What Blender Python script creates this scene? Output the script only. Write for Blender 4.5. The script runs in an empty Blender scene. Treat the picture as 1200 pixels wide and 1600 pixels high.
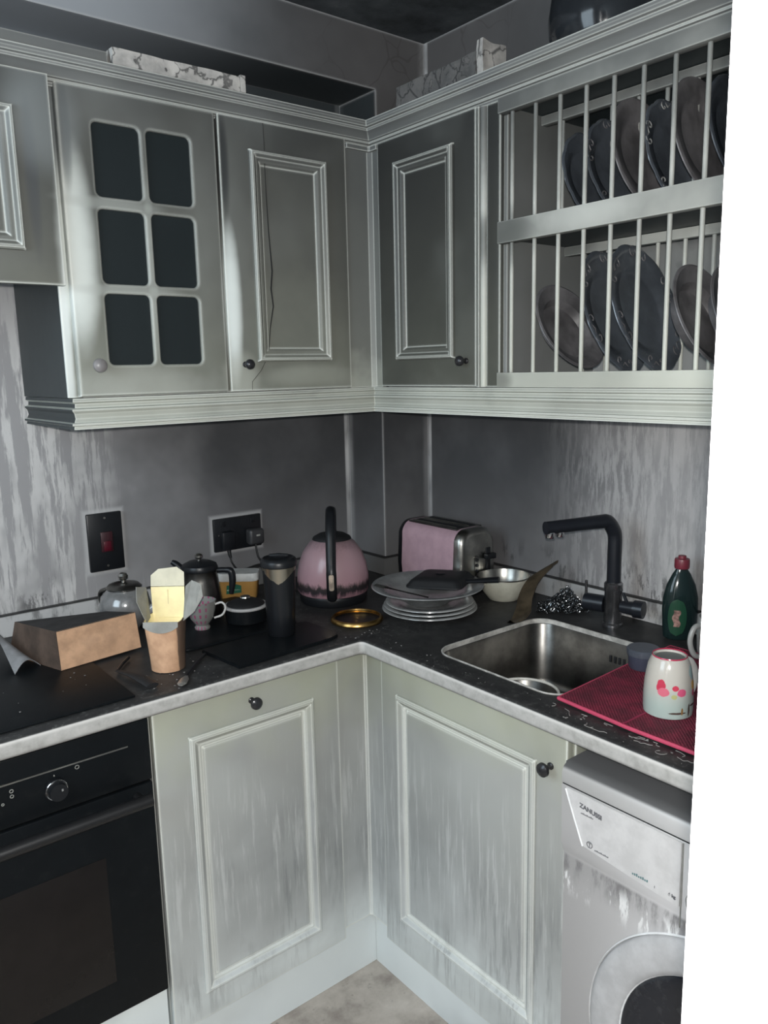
import bpy, bmesh, math, random
from mathutils import Vector, Matrix, noise
random.seed(7)
PI = math.pi
sc = bpy.context.scene
COL = sc.collection
W, H = 1200, 1600

# ------------------------------------------------------------------ camera
CX, CY, CZ = -1.669, -2.0231, 1.5259
YAW, PITCH, ROLL, FPX = 51.2625, 10.1299, -1.2457, 1243.44
y_, p_, r_ = (math.radians(a) for a in (YAW, PITCH, ROLL))
fwd = Vector((math.cos(y_)*math.cos(p_), math.sin(y_)*math.cos(p_), -math.sin(p_)))
rt = Vector((math.sin(y_), -math.cos(y_), 0)); upv = rt.cross(fwd)
r2 = rt*math.cos(r_) + upv*math.sin(r_); u2 = -rt*math.sin(r_) + upv*math.cos(r_)
cam = bpy.data.objects.new('camera', bpy.data.cameras.new('camera'))
COL.objects.link(cam)
cam.matrix_world = Matrix(((r2.x, u2.x, -fwd.x, CX), (r2.y, u2.y, -fwd.y, CY), (r2.z, u2.z, -fwd.z, CZ), (0, 0, 0, 1)))
cam.data.sensor_fit = 'VERTICAL'; cam.data.sensor_height = 36; cam.data.lens = FPX/H*36
cam.data.clip_start = 0.02
sc.camera = cam

# ------------------------------------------------------------------ world, lights, exposure
wd = bpy.data.worlds.new('world'); sc.world = wd; wd.use_nodes = True
wd.node_tree.nodes['Background'].inputs[0].default_value = (.62, .72, .80, 1)
wd.node_tree.nodes['Background'].inputs[1].default_value = .06
vs = sc.view_settings
vs.view_transform = 'Standard'; vs.look = 'None'; vs.gamma = 1; vs.use_curve_mapping = False; vs.exposure = 0.16

def light(name, typ, loc, energy, color, size, target=None, sy=None):
    l = bpy.data.lights.new(name, typ); l.energy = energy; l.color = color
    if typ == 'AREA':
        l.size = size
        if sy: l.shape = 'RECTANGLE'; l.size_y = sy
    else: l.shadow_soft_size = size
    o = bpy.data.objects.new(name, l); COL.objects.link(o); o.location = loc
    if target is not None:
        o.rotation_euler = (Vector(target)-Vector(loc)).to_track_quat('-Z', 'Y').to_euler()
    return o
light('phone_flash', 'POINT', (CX-.012, CY-.01, CZ+.035), 66, (1, .985, .95), .012)
light('window_daylight', 'AREA', (-2.50, -.95, 1.85), 16, (.72, .88, 1), .9, (-.6, -.5, 1.5), 1.1)
light('hall_fill', 'AREA', (-2.1, -2.9, 1.9), 5, (.88, .95, 1), 1.0, (-.6, -.6, .7), 1.2)  # unseen lamp added behind the camera as soft ambient fill

# ------------------------------------------------------------------ materials
def newmat(name):
    m = bpy.data.materials.new(name); m.use_nodes = True
    nt = m.node_tree; b = nt.nodes['Principled BSDF']
    return m, nt, b
def N(nt, typ, **k):
    n = nt.nodes.new(typ)
    for a, v in k.items(): setattr(n, a, v)
    return n
def math_(nt, op, a, b=None, c=None, clamp=False):
    n = nt.nodes.new('ShaderNodeMath'); n.operation = op; n.use_clamp = clamp
    for i, v in enumerate((a, b, c)):
        if v is None: continue
        if isinstance(v, (int, float)): n.inputs[i].default_value = v
        else: nt.links.new(v, n.inputs[i])
    return n.outputs[0]
def mixc(nt, fac, a, b, mode='MIX'):
    n = nt.nodes.new('ShaderNodeMix'); n.data_type = 'RGBA'; n.blend_type = mode
    for s, v in ((n.inputs['Factor'], fac), (n.inputs[6], a), (n.inputs[7], b)):
        if isinstance(v, (int, float)): s.default_value = v
        elif isinstance(v, tuple): s.default_value = v if len(v) == 4 else (*v, 1)
        else: nt.links.new(v, s)
    return n.outputs[2]
def mapr(nt, v, a, b, c=0., d=1., smooth=True):
    n = nt.nodes.new('ShaderNodeMapRange'); n.interpolation_type = 'SMOOTHSTEP' if smooth else 'LINEAR'
    nt.links.new(v, n.inputs[0])
    for i, x in zip((1, 2, 3, 4), (a, b, c, d)): n.inputs[i].default_value = x
    return n.outputs[0]
def geo(nt):
    g = nt.nodes.new('ShaderNodeNewGeometry'); s = nt.nodes.new('ShaderNodeSeparateXYZ')
    nt.links.new(g.outputs['Position'], s.inputs[0])
    return g.outputs['Position'], s.outputs[0], s.outputs[1], s.outputs[2]
def noise_(nt, vec, scale, detail=4, rough=.6, stretch=(1, 1, 1), w=0):
    mp = nt.nodes.new('ShaderNodeMapping'); nt.links.new(vec, mp.inputs[0])
    mp.inputs['Scale'].default_value = stretch; mp.inputs['Location'].default_value = (w, w*.7, w*.3)
    n = nt.nodes.new('ShaderNodeTexNoise'); nt.links.new(mp.outputs[0], n.inputs['Vector'])
    n.inputs['Scale'].default_value = scale; n.inputs['Detail'].default_value = detail; n.inputs['Roughness'].default_value = rough
    return n.outputs[0]
def ramp(nt, v, stops):
    n = nt.nodes.new('ShaderNodeValToRGB'); nt.links.new(v, n.inputs[0]); cr = n.color_ramp
    while len(cr.elements) < len(stops): cr.elements.new(.5)
    for e, (p, c) in zip(cr.elements, stops):
        e.position = p; e.color = (*c, 1) if len(c) == 3 else c
    return n.outputs[0]
def edge_mask(nt, radius=.005, k=11.0):
    bv = nt.nodes.new('ShaderNodeBevel'); bv.samples = 6; bv.inputs[0].default_value = radius
    g = nt.nodes.new('ShaderNodeNewGeometry')
    d = nt.nodes.new('ShaderNodeVectorMath'); d.operation = 'DOT_PRODUCT'
    nt.links.new(bv.outputs[0], d.inputs[0]); nt.links.new(g.outputs['Normal'], d.inputs[1])
    return math_(nt, 'MULTIPLY', math_(nt, 'SUBTRACT', 1.0, d.outputs['Value']), k, clamp=True)
def bump(nt, b, h, strength=.2, dist=.002):
    n = nt.nodes.new('ShaderNodeBump'); nt.links.new(h, n.inputs['Height'])
    n.inputs['Strength'].default_value = strength; n.inputs['Distance'].default_value = dist
    nt.links.new(n.outputs[0], b.inputs['Normal'])

def plain(name, col, rough=.5, metal=0., spec=.5, var=0., vscale=30, coat=0., dust=None):
    m, nt, b = newmat(name)
    b.inputs['Roughness'].default_value = rough; b.inputs['Metallic'].default_value = metal
    b.inputs['Specular IOR Level'].default_value = spec; b.inputs['Coat Weight'].default_value = coat
    p, x, y, z = geo(nt)
    n = noise_(nt, p, vscale, 5, .6)
    v = max(var, .08)
    c = mixc(nt, mapr(nt, n, .3, .7), tuple(a*(1-v) for a in col), tuple(min(1, a*(1+v)) for a in col))
    if dust:
        d = mapr(nt, noise_(nt, p, vscale*3, 6, .7), .52, .72)
        c = mixc(nt, math_(nt, 'MULTIPLY', d, dust[1]), c, dust[0])
    nt.links.new(c, b.inputs['Base Color'])
    return m

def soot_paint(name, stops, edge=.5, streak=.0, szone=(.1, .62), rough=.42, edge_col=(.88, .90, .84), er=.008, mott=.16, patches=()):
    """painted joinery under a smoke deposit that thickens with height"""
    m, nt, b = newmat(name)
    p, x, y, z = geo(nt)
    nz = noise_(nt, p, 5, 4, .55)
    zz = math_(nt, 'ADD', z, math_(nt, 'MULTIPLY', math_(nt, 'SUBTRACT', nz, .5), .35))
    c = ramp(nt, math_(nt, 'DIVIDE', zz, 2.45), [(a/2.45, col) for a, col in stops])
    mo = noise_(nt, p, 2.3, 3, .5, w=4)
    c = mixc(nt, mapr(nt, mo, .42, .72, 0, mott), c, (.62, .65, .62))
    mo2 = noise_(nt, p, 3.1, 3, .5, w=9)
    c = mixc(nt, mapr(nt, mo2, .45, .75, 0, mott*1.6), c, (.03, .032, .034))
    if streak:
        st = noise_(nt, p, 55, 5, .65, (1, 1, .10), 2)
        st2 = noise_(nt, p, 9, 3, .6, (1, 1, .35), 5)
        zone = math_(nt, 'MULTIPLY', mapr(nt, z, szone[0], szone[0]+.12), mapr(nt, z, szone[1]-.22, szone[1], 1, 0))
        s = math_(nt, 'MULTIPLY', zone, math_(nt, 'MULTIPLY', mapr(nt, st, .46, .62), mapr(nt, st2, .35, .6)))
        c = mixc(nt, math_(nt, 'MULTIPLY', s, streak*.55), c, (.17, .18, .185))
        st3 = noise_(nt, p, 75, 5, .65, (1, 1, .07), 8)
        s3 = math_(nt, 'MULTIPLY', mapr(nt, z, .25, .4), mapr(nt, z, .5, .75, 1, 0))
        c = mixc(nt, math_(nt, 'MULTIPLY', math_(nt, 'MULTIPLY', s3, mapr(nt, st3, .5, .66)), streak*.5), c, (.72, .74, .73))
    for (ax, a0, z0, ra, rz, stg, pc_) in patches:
        # lighter and darker oval patches at set spots on the paint
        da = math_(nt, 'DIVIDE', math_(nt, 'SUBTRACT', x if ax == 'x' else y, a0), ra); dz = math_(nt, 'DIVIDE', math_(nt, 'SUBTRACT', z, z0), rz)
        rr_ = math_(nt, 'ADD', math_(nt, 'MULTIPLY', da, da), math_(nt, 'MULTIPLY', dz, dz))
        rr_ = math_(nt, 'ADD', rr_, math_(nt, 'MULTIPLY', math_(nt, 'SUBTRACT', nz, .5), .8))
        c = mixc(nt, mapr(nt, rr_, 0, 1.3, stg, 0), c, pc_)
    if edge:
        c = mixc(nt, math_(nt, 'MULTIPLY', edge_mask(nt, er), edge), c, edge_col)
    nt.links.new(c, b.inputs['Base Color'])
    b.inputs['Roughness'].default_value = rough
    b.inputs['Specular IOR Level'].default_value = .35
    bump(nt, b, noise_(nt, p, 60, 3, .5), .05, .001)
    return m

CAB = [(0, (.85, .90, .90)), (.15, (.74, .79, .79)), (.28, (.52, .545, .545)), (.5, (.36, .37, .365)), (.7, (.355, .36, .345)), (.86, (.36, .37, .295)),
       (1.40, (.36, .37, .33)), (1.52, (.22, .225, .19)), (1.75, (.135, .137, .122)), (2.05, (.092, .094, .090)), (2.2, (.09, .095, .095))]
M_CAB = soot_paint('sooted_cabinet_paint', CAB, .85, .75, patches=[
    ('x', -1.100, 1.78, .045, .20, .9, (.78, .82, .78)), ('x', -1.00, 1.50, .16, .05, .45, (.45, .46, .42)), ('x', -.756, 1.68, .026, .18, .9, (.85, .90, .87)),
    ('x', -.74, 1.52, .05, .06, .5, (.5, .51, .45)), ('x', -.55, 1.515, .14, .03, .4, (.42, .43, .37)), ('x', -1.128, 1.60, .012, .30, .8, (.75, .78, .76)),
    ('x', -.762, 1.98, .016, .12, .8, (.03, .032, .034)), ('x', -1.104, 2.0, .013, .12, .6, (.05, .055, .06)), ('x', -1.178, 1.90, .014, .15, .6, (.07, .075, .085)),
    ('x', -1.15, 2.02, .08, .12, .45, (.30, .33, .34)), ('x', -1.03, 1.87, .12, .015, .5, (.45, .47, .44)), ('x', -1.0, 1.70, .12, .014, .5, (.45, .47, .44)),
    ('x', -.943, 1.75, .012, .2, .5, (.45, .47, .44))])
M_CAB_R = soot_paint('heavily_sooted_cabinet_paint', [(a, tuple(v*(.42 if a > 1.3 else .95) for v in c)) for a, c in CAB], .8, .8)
M_TRIM = soot_paint('sooted_moulding_paint', [(0, (.5, .5, .5)), (1.40, (.46, .47, .42)), (1.49, (.40, .41, .36)), (1.56, (.22, .225, .205)), (2.0, (.13, .135, .13)), (2.12, (.135, .14, .14)), (2.2, (.12, .125, .13))], .6, .0, er=.005)
M_PLINTH = soot_paint('pale_blue_plinth_paint', [(0, (.80, .86, .88)), (.3, (.86, .92, .92)), (1, (.5, .5, .5))], .3, .0, er=.004)
M_RACK = soot_paint('sooted_rack_paint', [(0, (.4,)*3), (1.48, (.55, .56, .49)), (1.70, (.50, .505, .46)), (1.80, (.36, .365, .34)), (1.86, (.50, .505, .47)), (1.97, (.26, .265, .25)), (2.08, (.14, .145, .14)), (2.2, (.14, .14, .14))], .35, er=.004, patches=[
    ('y', -.80, 1.80, .10, .07, .75, (.08, .085, .08)), ('y', -1.02, 1.81, .10, .03, .5, (.6, .61, .57)), ('y', -.80, 1.497, .04, .03, .6, (.1, .1, .09))])
M_SIDE = plain('sooted_and_shaded_panel', (.028, .036, .038), .5)  # soot on the cupboard side; painted shade under rack top and shelf

def wall_mat():
    m, nt, b = newmat('sooted_wall_surface')
    p, x, y, z = geo(nt)
    def near(v, c0, w): return mapr(nt, math_(nt, 'ABSOLUTE', math_(nt, 'SUBTRACT', v, c0)), w*.35, w, 1, 0)
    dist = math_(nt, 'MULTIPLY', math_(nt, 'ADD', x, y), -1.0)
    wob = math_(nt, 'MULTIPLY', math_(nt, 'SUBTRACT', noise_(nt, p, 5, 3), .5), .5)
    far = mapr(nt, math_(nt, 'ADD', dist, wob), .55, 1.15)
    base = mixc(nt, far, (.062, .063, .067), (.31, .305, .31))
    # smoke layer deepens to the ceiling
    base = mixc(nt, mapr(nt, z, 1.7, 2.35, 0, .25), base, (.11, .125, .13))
    cloud = noise_(nt, p, 3, 4, .6, w=3)
    base = mixc(nt, mapr(nt, cloud, .4, .7, 0, .25), base, (.24, .24, .25))
    low = math_(nt, 'MULTIPLY', mapr(nt, z, .95, 1.3, 1, 0), .25)
    base = mixc(nt, low, base, (.33, .32, .32))
    # run marks
    st = noise_(nt, p, 34, 7, .7, (1, 1, .10), 1)
    st2 = noise_(nt, p, 5, 4, .6, (1, 1, .5), 6)
    zone = math_(nt, 'MULTIPLY', mapr(nt, math_(nt, 'ADD', dist, wob), .85, 1.1), mapr(nt, z, 1.5, 1.8, 1, 0))
    s = math_(nt, 'MULTIPLY', math_(nt, 'MULTIPLY', mapr(nt, st, .47, .55), mapr(nt, st2, .38, .55)), zone)
    base = mixc(nt, math_(nt, 'MULTIPLY', s, .8), base, (.62, .61, .60))
    st5 = noise_(nt, p, 48, 7, .72, (1, 1, .16), 21)
    z5 = math_(nt, 'MULTIPLY', mapr(nt, math_(nt, 'ADD', y, math_(nt, 'MULTIPLY', wob, .6)), -.62, -.95), mapr(nt, x, -.04, -.02))
    base = mixc(nt, math_(nt, 'MULTIPLY', math_(nt, 'MULTIPLY', z5, mapr(nt, st5, .44, .58)), .6), base, (.60, .59, .585))
    st3 = noise_(nt, p, 30, 6, .7, (1, 1, .3), 11)
    z3 = math_(nt, 'MULTIPLY', mapr(nt, z, .99, 1.07, 1, 0), mapr(nt, st3, .50, .56))
    z3 = math_(nt, 'MULTIPLY', z3, math_(nt, 'MAXIMUM', mapr(nt, y, -.45, -.50), mapr(nt, x, -1.04, -1.10)))
    z3 = math_(nt, 'MULTIPLY', z3, mapr(nt, noise_(nt, p, 7, 3, .5, w=14), .42, .55))
    base = mixc(nt, math_(nt, 'MULTIPLY', mapr(nt, y, -.72, -1.0), .45), base, (.42, .41, .41))
    base = mixc(nt, math_(nt, 'MULTIPLY', z3, .7), base, (.045, .045, .045))
    # crazed plaster above the cupboards
    vo = nt.nodes.new('ShaderNodeTexVoronoi'); vo.feature = 'DISTANCE_TO_EDGE'; vo.inputs['Scale'].default_value = 7
    wv = nt.nodes.new('ShaderNodeVectorMath'); wv.operation = 'ADD'; nt.links.new(p, wv.inputs[0])
    nn = nt.nodes.new('ShaderNodeTexNoise'); nn.inputs['Scale'].default_value = 6; nt.links.new(p, nn.inputs['Vector'])
    sc_ = nt.nodes.new('ShaderNodeVectorMath'); sc_.operation = 'SCALE'; sc_.inputs['Scale'].default_value = .25
    nt.links.new(nn.outputs[1], sc_.inputs[0]); nt.links.new(sc_.outputs[0], wv.inputs[1]); nt.links.new(wv.outputs[0], vo.inputs['Vector'])
    cr = math_(nt, 'MULTIPLY', mapr(nt, vo.outputs['Distance'], .006, .03, 1, 0), mapr(nt, z, 2.15, 2.22))
    cr = math_(nt, 'MULTIPLY', cr, mapr(nt, dist, .35, .6, 1, .0))
    base = mixc(nt, math_(nt, 'MULTIPLY', cr, .7), base, (.02, .02, .022))
    up = math_(nt, 'MULTIPLY', mapr(nt, z, 2.1, 2.2), mapr(nt, dist, .3, .9, 1, 0))
    base = mixc(nt, math_(nt, 'MULTIPLY', up, .5), base, (.17, .155, .15))
    # unsooted lines where the boxing meets the walls, and haloes round the fittings
    ln = math_(nt, 'MAXIMUM', math_(nt, 'MULTIPLY', near(x, -.190, .011), mapr(nt, y, -.03, -.01)), math_(nt, 'MULTIPLY', near(y, -.180, .010), mapr(nt, x, -.03, -.01)))
    ln = math_(nt, 'MULTIPLY', ln, mapr(nt, noise_(nt, p, 12, 3, .5, (1, 1, .5), 3), .35, .6, .35, .95))
    ln = math_(nt, 'MULTIPLY', ln, mapr(nt, z, .98, 1.3, .45, 1))
    base = mixc(nt, ln, base, (.62, .62, .62))
    for (hx0, hz0, hw, hh) in ((-.593, 1.0735, .078, .050), (-.973, 1.1055, .047, .078)):
        ddx = math_(nt, 'SUBTRACT', math_(nt, 'ABSOLUTE', math_(nt, 'SUBTRACT', x, hx0)), hw); ddz = math_(nt, 'SUBTRACT', math_(nt, 'ABSOLUTE', math_(nt, 'SUBTRACT', z, hz0)), hh)
        hal = math_(nt, 'MULTIPLY', mapr(nt, math_(nt, 'MAXIMUM', ddx, ddz), .0, .012, 1, 0), mapr(nt, y, -.02, -.01))
        base = mixc(nt, math_(nt, 'MULTIPLY', hal, .55), base, (.55, .55, .55))
    # shade of the recess between bulkhead and cupboards, painted into the wall colour
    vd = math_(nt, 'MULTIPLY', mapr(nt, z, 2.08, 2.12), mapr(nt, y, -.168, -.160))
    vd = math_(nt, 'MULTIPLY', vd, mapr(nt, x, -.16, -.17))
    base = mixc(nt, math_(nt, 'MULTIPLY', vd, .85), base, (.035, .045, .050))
    base = mixc(nt, math_(nt, 'MULTIPLY', mapr(nt, z, 2.2, 2.3), mapr(nt, x, -.4, -1.1, 0, .85)), base, (.42, .45, .49))  # bluish daylight haze painted onto the left of the bulkhead
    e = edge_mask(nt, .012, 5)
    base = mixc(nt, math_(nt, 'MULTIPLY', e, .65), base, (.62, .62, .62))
    nt.links.new(base, b.inputs['Base Color'])
    b.inputs['Roughness'].default_value = .5
    bump(nt, b, noise_(nt, p, 25, 6, .6), .12, .002)
    return m
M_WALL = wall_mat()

def ceiling_mat():
    m, nt, b = newmat('smoke_blackened_ceiling')
    p, x, y, z = geo(nt)
    n = noise_(nt, p, 8, 6, .65)
    c = ramp(nt, n, [(.35, (.02, .023, .026)), (.62, (.07, .078, .085)), (.8, (.16, .165, .17))])
    nt.links.new(c, b.inputs['Base Color']); b.inputs['Roughness'].default_value = .8
    bump(nt, b, n, .5, .006)
    return m
M_CEIL = ceiling_mat()

def worktop_mat():
    m, nt, b = newmat('sooted_worktop_laminate')
    p, x, y, z = geo(nt)
    g = nt.nodes.new('ShaderNodeNewGeometry'); s = nt.nodes.new('ShaderNodeSeparateXYZ'); nt.links.new(g.outputs['Normal'], s.inputs[0])
    top = mapr(nt, s.outputs[2], .25, .6)
    n = noise_(nt, p, 22, 6, .65)
    ct = ramp(nt, n, [(.38, (.022, .022, .023)), (.60, (.036, .036, .036)), (.8, (.075, .075, .075))])
    dx = math_(nt, 'MINIMUM', math_(nt, 'ABSOLUTE', math_(nt, 'ADD', x, .60)), math_(nt, 'ABSOLUTE', math_(nt, 'ADD', y, .60)))
    mk = math_(nt, 'MULTIPLY', mapr(nt, dx, .03, .08, 1, 0), mapr(nt, noise_(nt, p, 90, 5, .7), .54, .66))
    ct = mixc(nt, math_(nt, 'MULTIPLY', mk, .22), ct, (.25, .25, .24))
    n2 = noise_(nt, p, 40, 5, .65)
    ce = ramp(nt, n2, [(.25, (.30, .295, .28)), (.5, (.42, .415, .40)), (.75, (.50, .495, .48))])
    ce = mixc(nt, mapr(nt, z, .874, .884, .75, 0), ce, (.16, .155, .15))
    ce = mixc(nt, mapr(nt, z, .898, .904, 0, .55), ce, (.72, .71, .69))
    c = mixc(nt, top, ce, ct)
    nt.links.new(c, b.inputs['Base Color']); b.inputs['Roughness'].default_value = .45
    b.inputs['Specular IOR Level'].default_value = .3
    bump(nt, b, n, .1, .001)
    return m
M_TOP = worktop_mat()

def upstand_mat():
    m, nt, b = newmat('sooted_upstand_laminate')
    p, x, y, z = geo(nt)
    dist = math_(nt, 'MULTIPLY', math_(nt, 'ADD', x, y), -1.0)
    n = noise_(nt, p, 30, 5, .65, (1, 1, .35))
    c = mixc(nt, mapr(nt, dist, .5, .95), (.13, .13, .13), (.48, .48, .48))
    c = mixc(nt, mapr(nt, n, .48, .65, 0, .75), c, (.12, .12, .12))
    c = mixc(nt, mapr(nt, z, .960, .964), c, (.02, .02, .02))
    nt.links.new(c, b.inputs['Base Color']); b.inputs['Roughness'].default_value = .45
    return m
M_UP = upstand_mat()

def floor_mat():
    m, nt, b = newmat('dirty_beige_floor')
    p, x, y, z = geo(nt)
    n = noise_(nt, p, 9, 6, .65); n2 = noise_(nt, p, 40, 5, .7, w=5)
    c = ramp(nt, n, [(.3, (.25, .215, .19)), (.5, (.45, .405, .36)), (.68, (.56, .51, .46))])
    c = mixc(nt, mapr(nt, n2, .6, .72, 0, .7), c, (.13, .12, .11))
    nt.links.new(c, b.inputs['Base Color']); b.inputs['Roughness'].default_value = .6
    bump(nt, b, n2, .2, .002)
    return m
M_FLOOR = floor_mat()
M_WHITE = plain('white_gloss_paint', (.86, .87, .88), .35, var=.02)
M_BLK = plain('black_plastic', (.009, .010, .012), .35, spec=.35)
M_BLKGL = plain('black_glass', (.006, .0075, .009), .4, spec=.15, dust=((.05, .05, .05), .10), vscale=12)
M_BLKMAT = plain('charred_black', (.009, .0095, .011), .6)
M_KNOB = plain('dark_chrome', (.25, .25, .26), .18, 1.0)
M_KNOBB = plain('sooted_knob', (.03, .03, .033), .25, .3)
M_STEEL = plain('sooted_steel', (.42, .41, .38), .28, 1.0, var=.25, vscale=14)
M_STEELD = plain('dark_sooted_steel', (.17, .165, .155), .33, 1.0, var=.35, vscale=12)
M_CHROME = plain('chrome', (.75, .75, .75), .1, 1.0)
M_GOLD = plain('brassy_metal', (.42, .26, .09), .3, 1.0)
M_TAP = plain('black_tap_finish', (.014, .016, .021), .3, .1)
M_TAPM = plain('worn_tap_metal', (.22, .22, .23), .25, .9, var=.3)
M_PLATE = plain('soot_coated_china', (.075, .085, .10), .25, var=.3, vscale=9, coat=.3)
M_PLATEL = plain('sooty_stoneware', (.13, .125, .13), .4, var=.45, vscale=12)
M_CHINA = plain('greyed_china', (.30, .305, .30), .25, var=.3, vscale=14, coat=.3)
M_KRAFT = plain('kraft_board', (.56, .345, .215), .7, var=.18, vscale=25)
M_KRAFTD = plain('near_black_kraft', (.022, .02, .02), .8, var=.4)
M_CREAM = plain('waxed_cream_board', (.98, .82, .46), .45, var=.05)
M_GREYB = plain('grey_board', (.26, .26, .24), .6, var=.15)
M_RED = plain('red_woven_mat', (.36, .018, .055), .8, var=.25, vscale=200)
M_WASH = None
M_CORD = plain('black_cord', (.012, .012, .012), .5)

def washer_mat():
    m, nt, b = newmat('sooted_white_enamel')
    p, x, y, z = geo(nt)
    c = mixc(nt, mapr(nt, y, -1.55, -1.18), (.72, .71, .72), (.42, .41, .41))  # painted paler to the right, like light bounced off the doorway wall
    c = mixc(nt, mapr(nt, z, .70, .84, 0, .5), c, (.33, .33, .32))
    n = noise_(nt, p, 30, 6, .7, (1, 1, .25))
    zone = math_(nt, 'MULTIPLY', mapr(nt, z, .60, .655), mapr(nt, z, .66, .668, 1, 0))
    c = mixc(nt, math_(nt, 'MULTIPLY', zone, mapr(nt, n, .42, .6, .2, .85)), c, (.16, .155, .16))
    z2 = math_(nt, 'MULTIPLY', mapr(nt, z, .58, .62), mapr(nt, z, .63, .66, 1, 0))
    c = mixc(nt, math_(nt, 'MULTIPLY', z2, mapr(nt, noise_(nt, p, 38, 5, .7, (1, 1, .2), 3), .55, .62)), c, (.85, .85, .85))
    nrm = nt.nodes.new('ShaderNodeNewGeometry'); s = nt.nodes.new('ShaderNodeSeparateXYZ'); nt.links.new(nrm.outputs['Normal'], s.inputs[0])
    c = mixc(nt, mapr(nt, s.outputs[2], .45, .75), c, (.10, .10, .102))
    nt.links.new(c, b.inputs['Base Color']); b.inputs['Roughness'].default_value = .35
    return m
M_WASH = washer_mat()

def kettle_mat():
    m, nt, b = newmat('pink_enamel_with_soot_ring')
    p, x, y, z = geo(nt)
    n = noise_(nt, p, 75, 5, .75, (1, 1, .3))
    zz = math_(nt, 'ADD', z, math_(nt, 'MULTIPLY', math_(nt, 'SUBTRACT', n, .5), .05))
    c = ramp(nt, mapr(nt, zz, .93, 1.10, 0, 1, False), [(.0, (.33, .19, .22)), (.06, (.30, .17, .2)), (.13, (.03, .025, .03)), (.2, (.035, .03, .03)), (.27, (.36, .22, .25)), (.75, (.34, .225, .25)), (1, (.12, .09, .10))])
    nt.links.new(c, b.inputs['Base Color']); b.inputs['Roughness'].default_value = .3
    b.inputs['Coat Weight'].default_value = .2
    return m
M_KETTLE = kettle_mat()
M_PINK = plain('pink_toaster_enamel', (.46, .31, .36), .28, var=.06, coat=.2)

def glass_mat(name, col, rough, trans, alpha=1):
    m, nt, b = newmat(name)
    b.inputs['Base Color'].default_value = (*col, 1); b.inputs['Roughness'].default_value = rough
    b.inputs['Transmission Weight'].default_value = trans; b.inputs['IOR'].default_value = 1.45
    return m
M_PANE = glass_mat('smoked_cabinet_glass', (.022, .028, .030), .22, .12)
M_GLASS = glass_mat('clear_glass', (.75, .76, .76), .08, .75)
M_GREENB = glass_mat('dark_green_bottle_plastic', (.012, .026, .026), .12, .2)

def floral_mat():
    m, nt, b = newmat('floral_glazed_china')
    tc = nt.nodes.new('ShaderNodeTexCoord'); sp = nt.nodes.new('ShaderNodeSeparateXYZ'); nt.links.new(tc.outputs['Object'], sp.inputs[0])
    ang = math_(nt, 'ARCTAN2', sp.outputs[1], sp.outputs[0])
    z = sp.outputs[2]
    c = mixc(nt, mapr(nt, z, .015, .07), (.38, .46, .43), (.50, .475, .43))
    def blob(a0, z0, ra, rz, col, c):
        da = math_(nt, 'DIVIDE', math_(nt, 'SUBTRACT', ang, a0), ra); dz = math_(nt, 'DIVIDE', math_(nt, 'SUBTRACT', z, z0), rz)
        r = math_(nt, 'ADD', math_(nt, 'MULTIPLY', da, da), math_(nt, 'MULTIPLY', dz, dz))
        r = math_(nt, 'ADD', r, math_(nt, 'MULTIPLY', math_(nt, 'SUBTRACT', noise_(nt, tc.outputs['Object'], 120, 3), .5), 1.2))
        return mixc(nt, mapr(nt, r, .8, 1.1, 1, 0), c, col)
    A = math.atan2(-.83, -.56)      # the side of the mug turned to the sink front
    for (da, z0, ra, rz, col) in [(-.75, .060, .20, .011, (.50, .04, .08)), (-.62, .050, .24, .008, (.62, .14, .20)), (-.15, .058, .14, .005, (.55, .05, .09)), (.12, .050, .2, .007, (.62, .10, .2)),
                                  (.85, .058, .16, .009, (.70, .42, .12)), (.85, .045, .14, .006, (.60, .1, .18)), (.85, .080, .24, .012, (.34, .47, .47)), (-.2, .043, .12, .004, (.45, .45, .2)),
                                  (-.05, .013, .40, .002, (.08, .06, .05)), (.5, .016, .06, .012, (.08, .07, .06)), (.15, .016, .05, .007, (.25, .14, .05)), (.75, .024, .2, .002, (.08, .06, .06))]:
        c = blob(A+da, z0, ra, rz, col, c)
    nt.links.new(c, b.inputs['Base Color']); b.inputs['Roughness'].default_value = .18; b.inputs['Coat Weight'].default_value = .4
    return m

def crackle_mat(name, a, bcol, scale=22):
    m, nt, b = newmat(name)
    p, x, y, z = geo(nt)
    n = noise_(nt, p, scale, 5, .6)
    vo = nt.nodes.new('ShaderNodeTexVoronoi'); vo.feature = 'DISTANCE_TO_EDGE'; vo.inputs['Scale'].default_value = scale
    mp = nt.nodes.new('ShaderNodeVectorMath'); mp.operation = 'ADD'; nt.links.new(p, mp.inputs[0])
    cmb = nt.nodes.new('ShaderNodeCombineXYZ'); nt.links.new(math_(nt, 'MULTIPLY', n, .12), cmb.inputs[0]); nt.links.new(math_(nt, 'MULTIPLY', n, .12), cmb.inputs[2]); nt.links.new(cmb.outputs[0], mp.inputs[1])
    nt.links.new(mp.outputs[0], vo.inputs['Vector'])
    c = mixc(nt, mapr(nt, n, .35, .65), a, bcol)
    c = mixc(nt, mapr(nt, vo.outputs['Distance'], .01, .06, .75, 0), c, (.03, .03, .032))
    nt.links.new(c, b.inputs['Base Color']); b.inputs['Roughness'].default_value = .45
    bump(nt, b, n, .6, .006)
    return m

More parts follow.
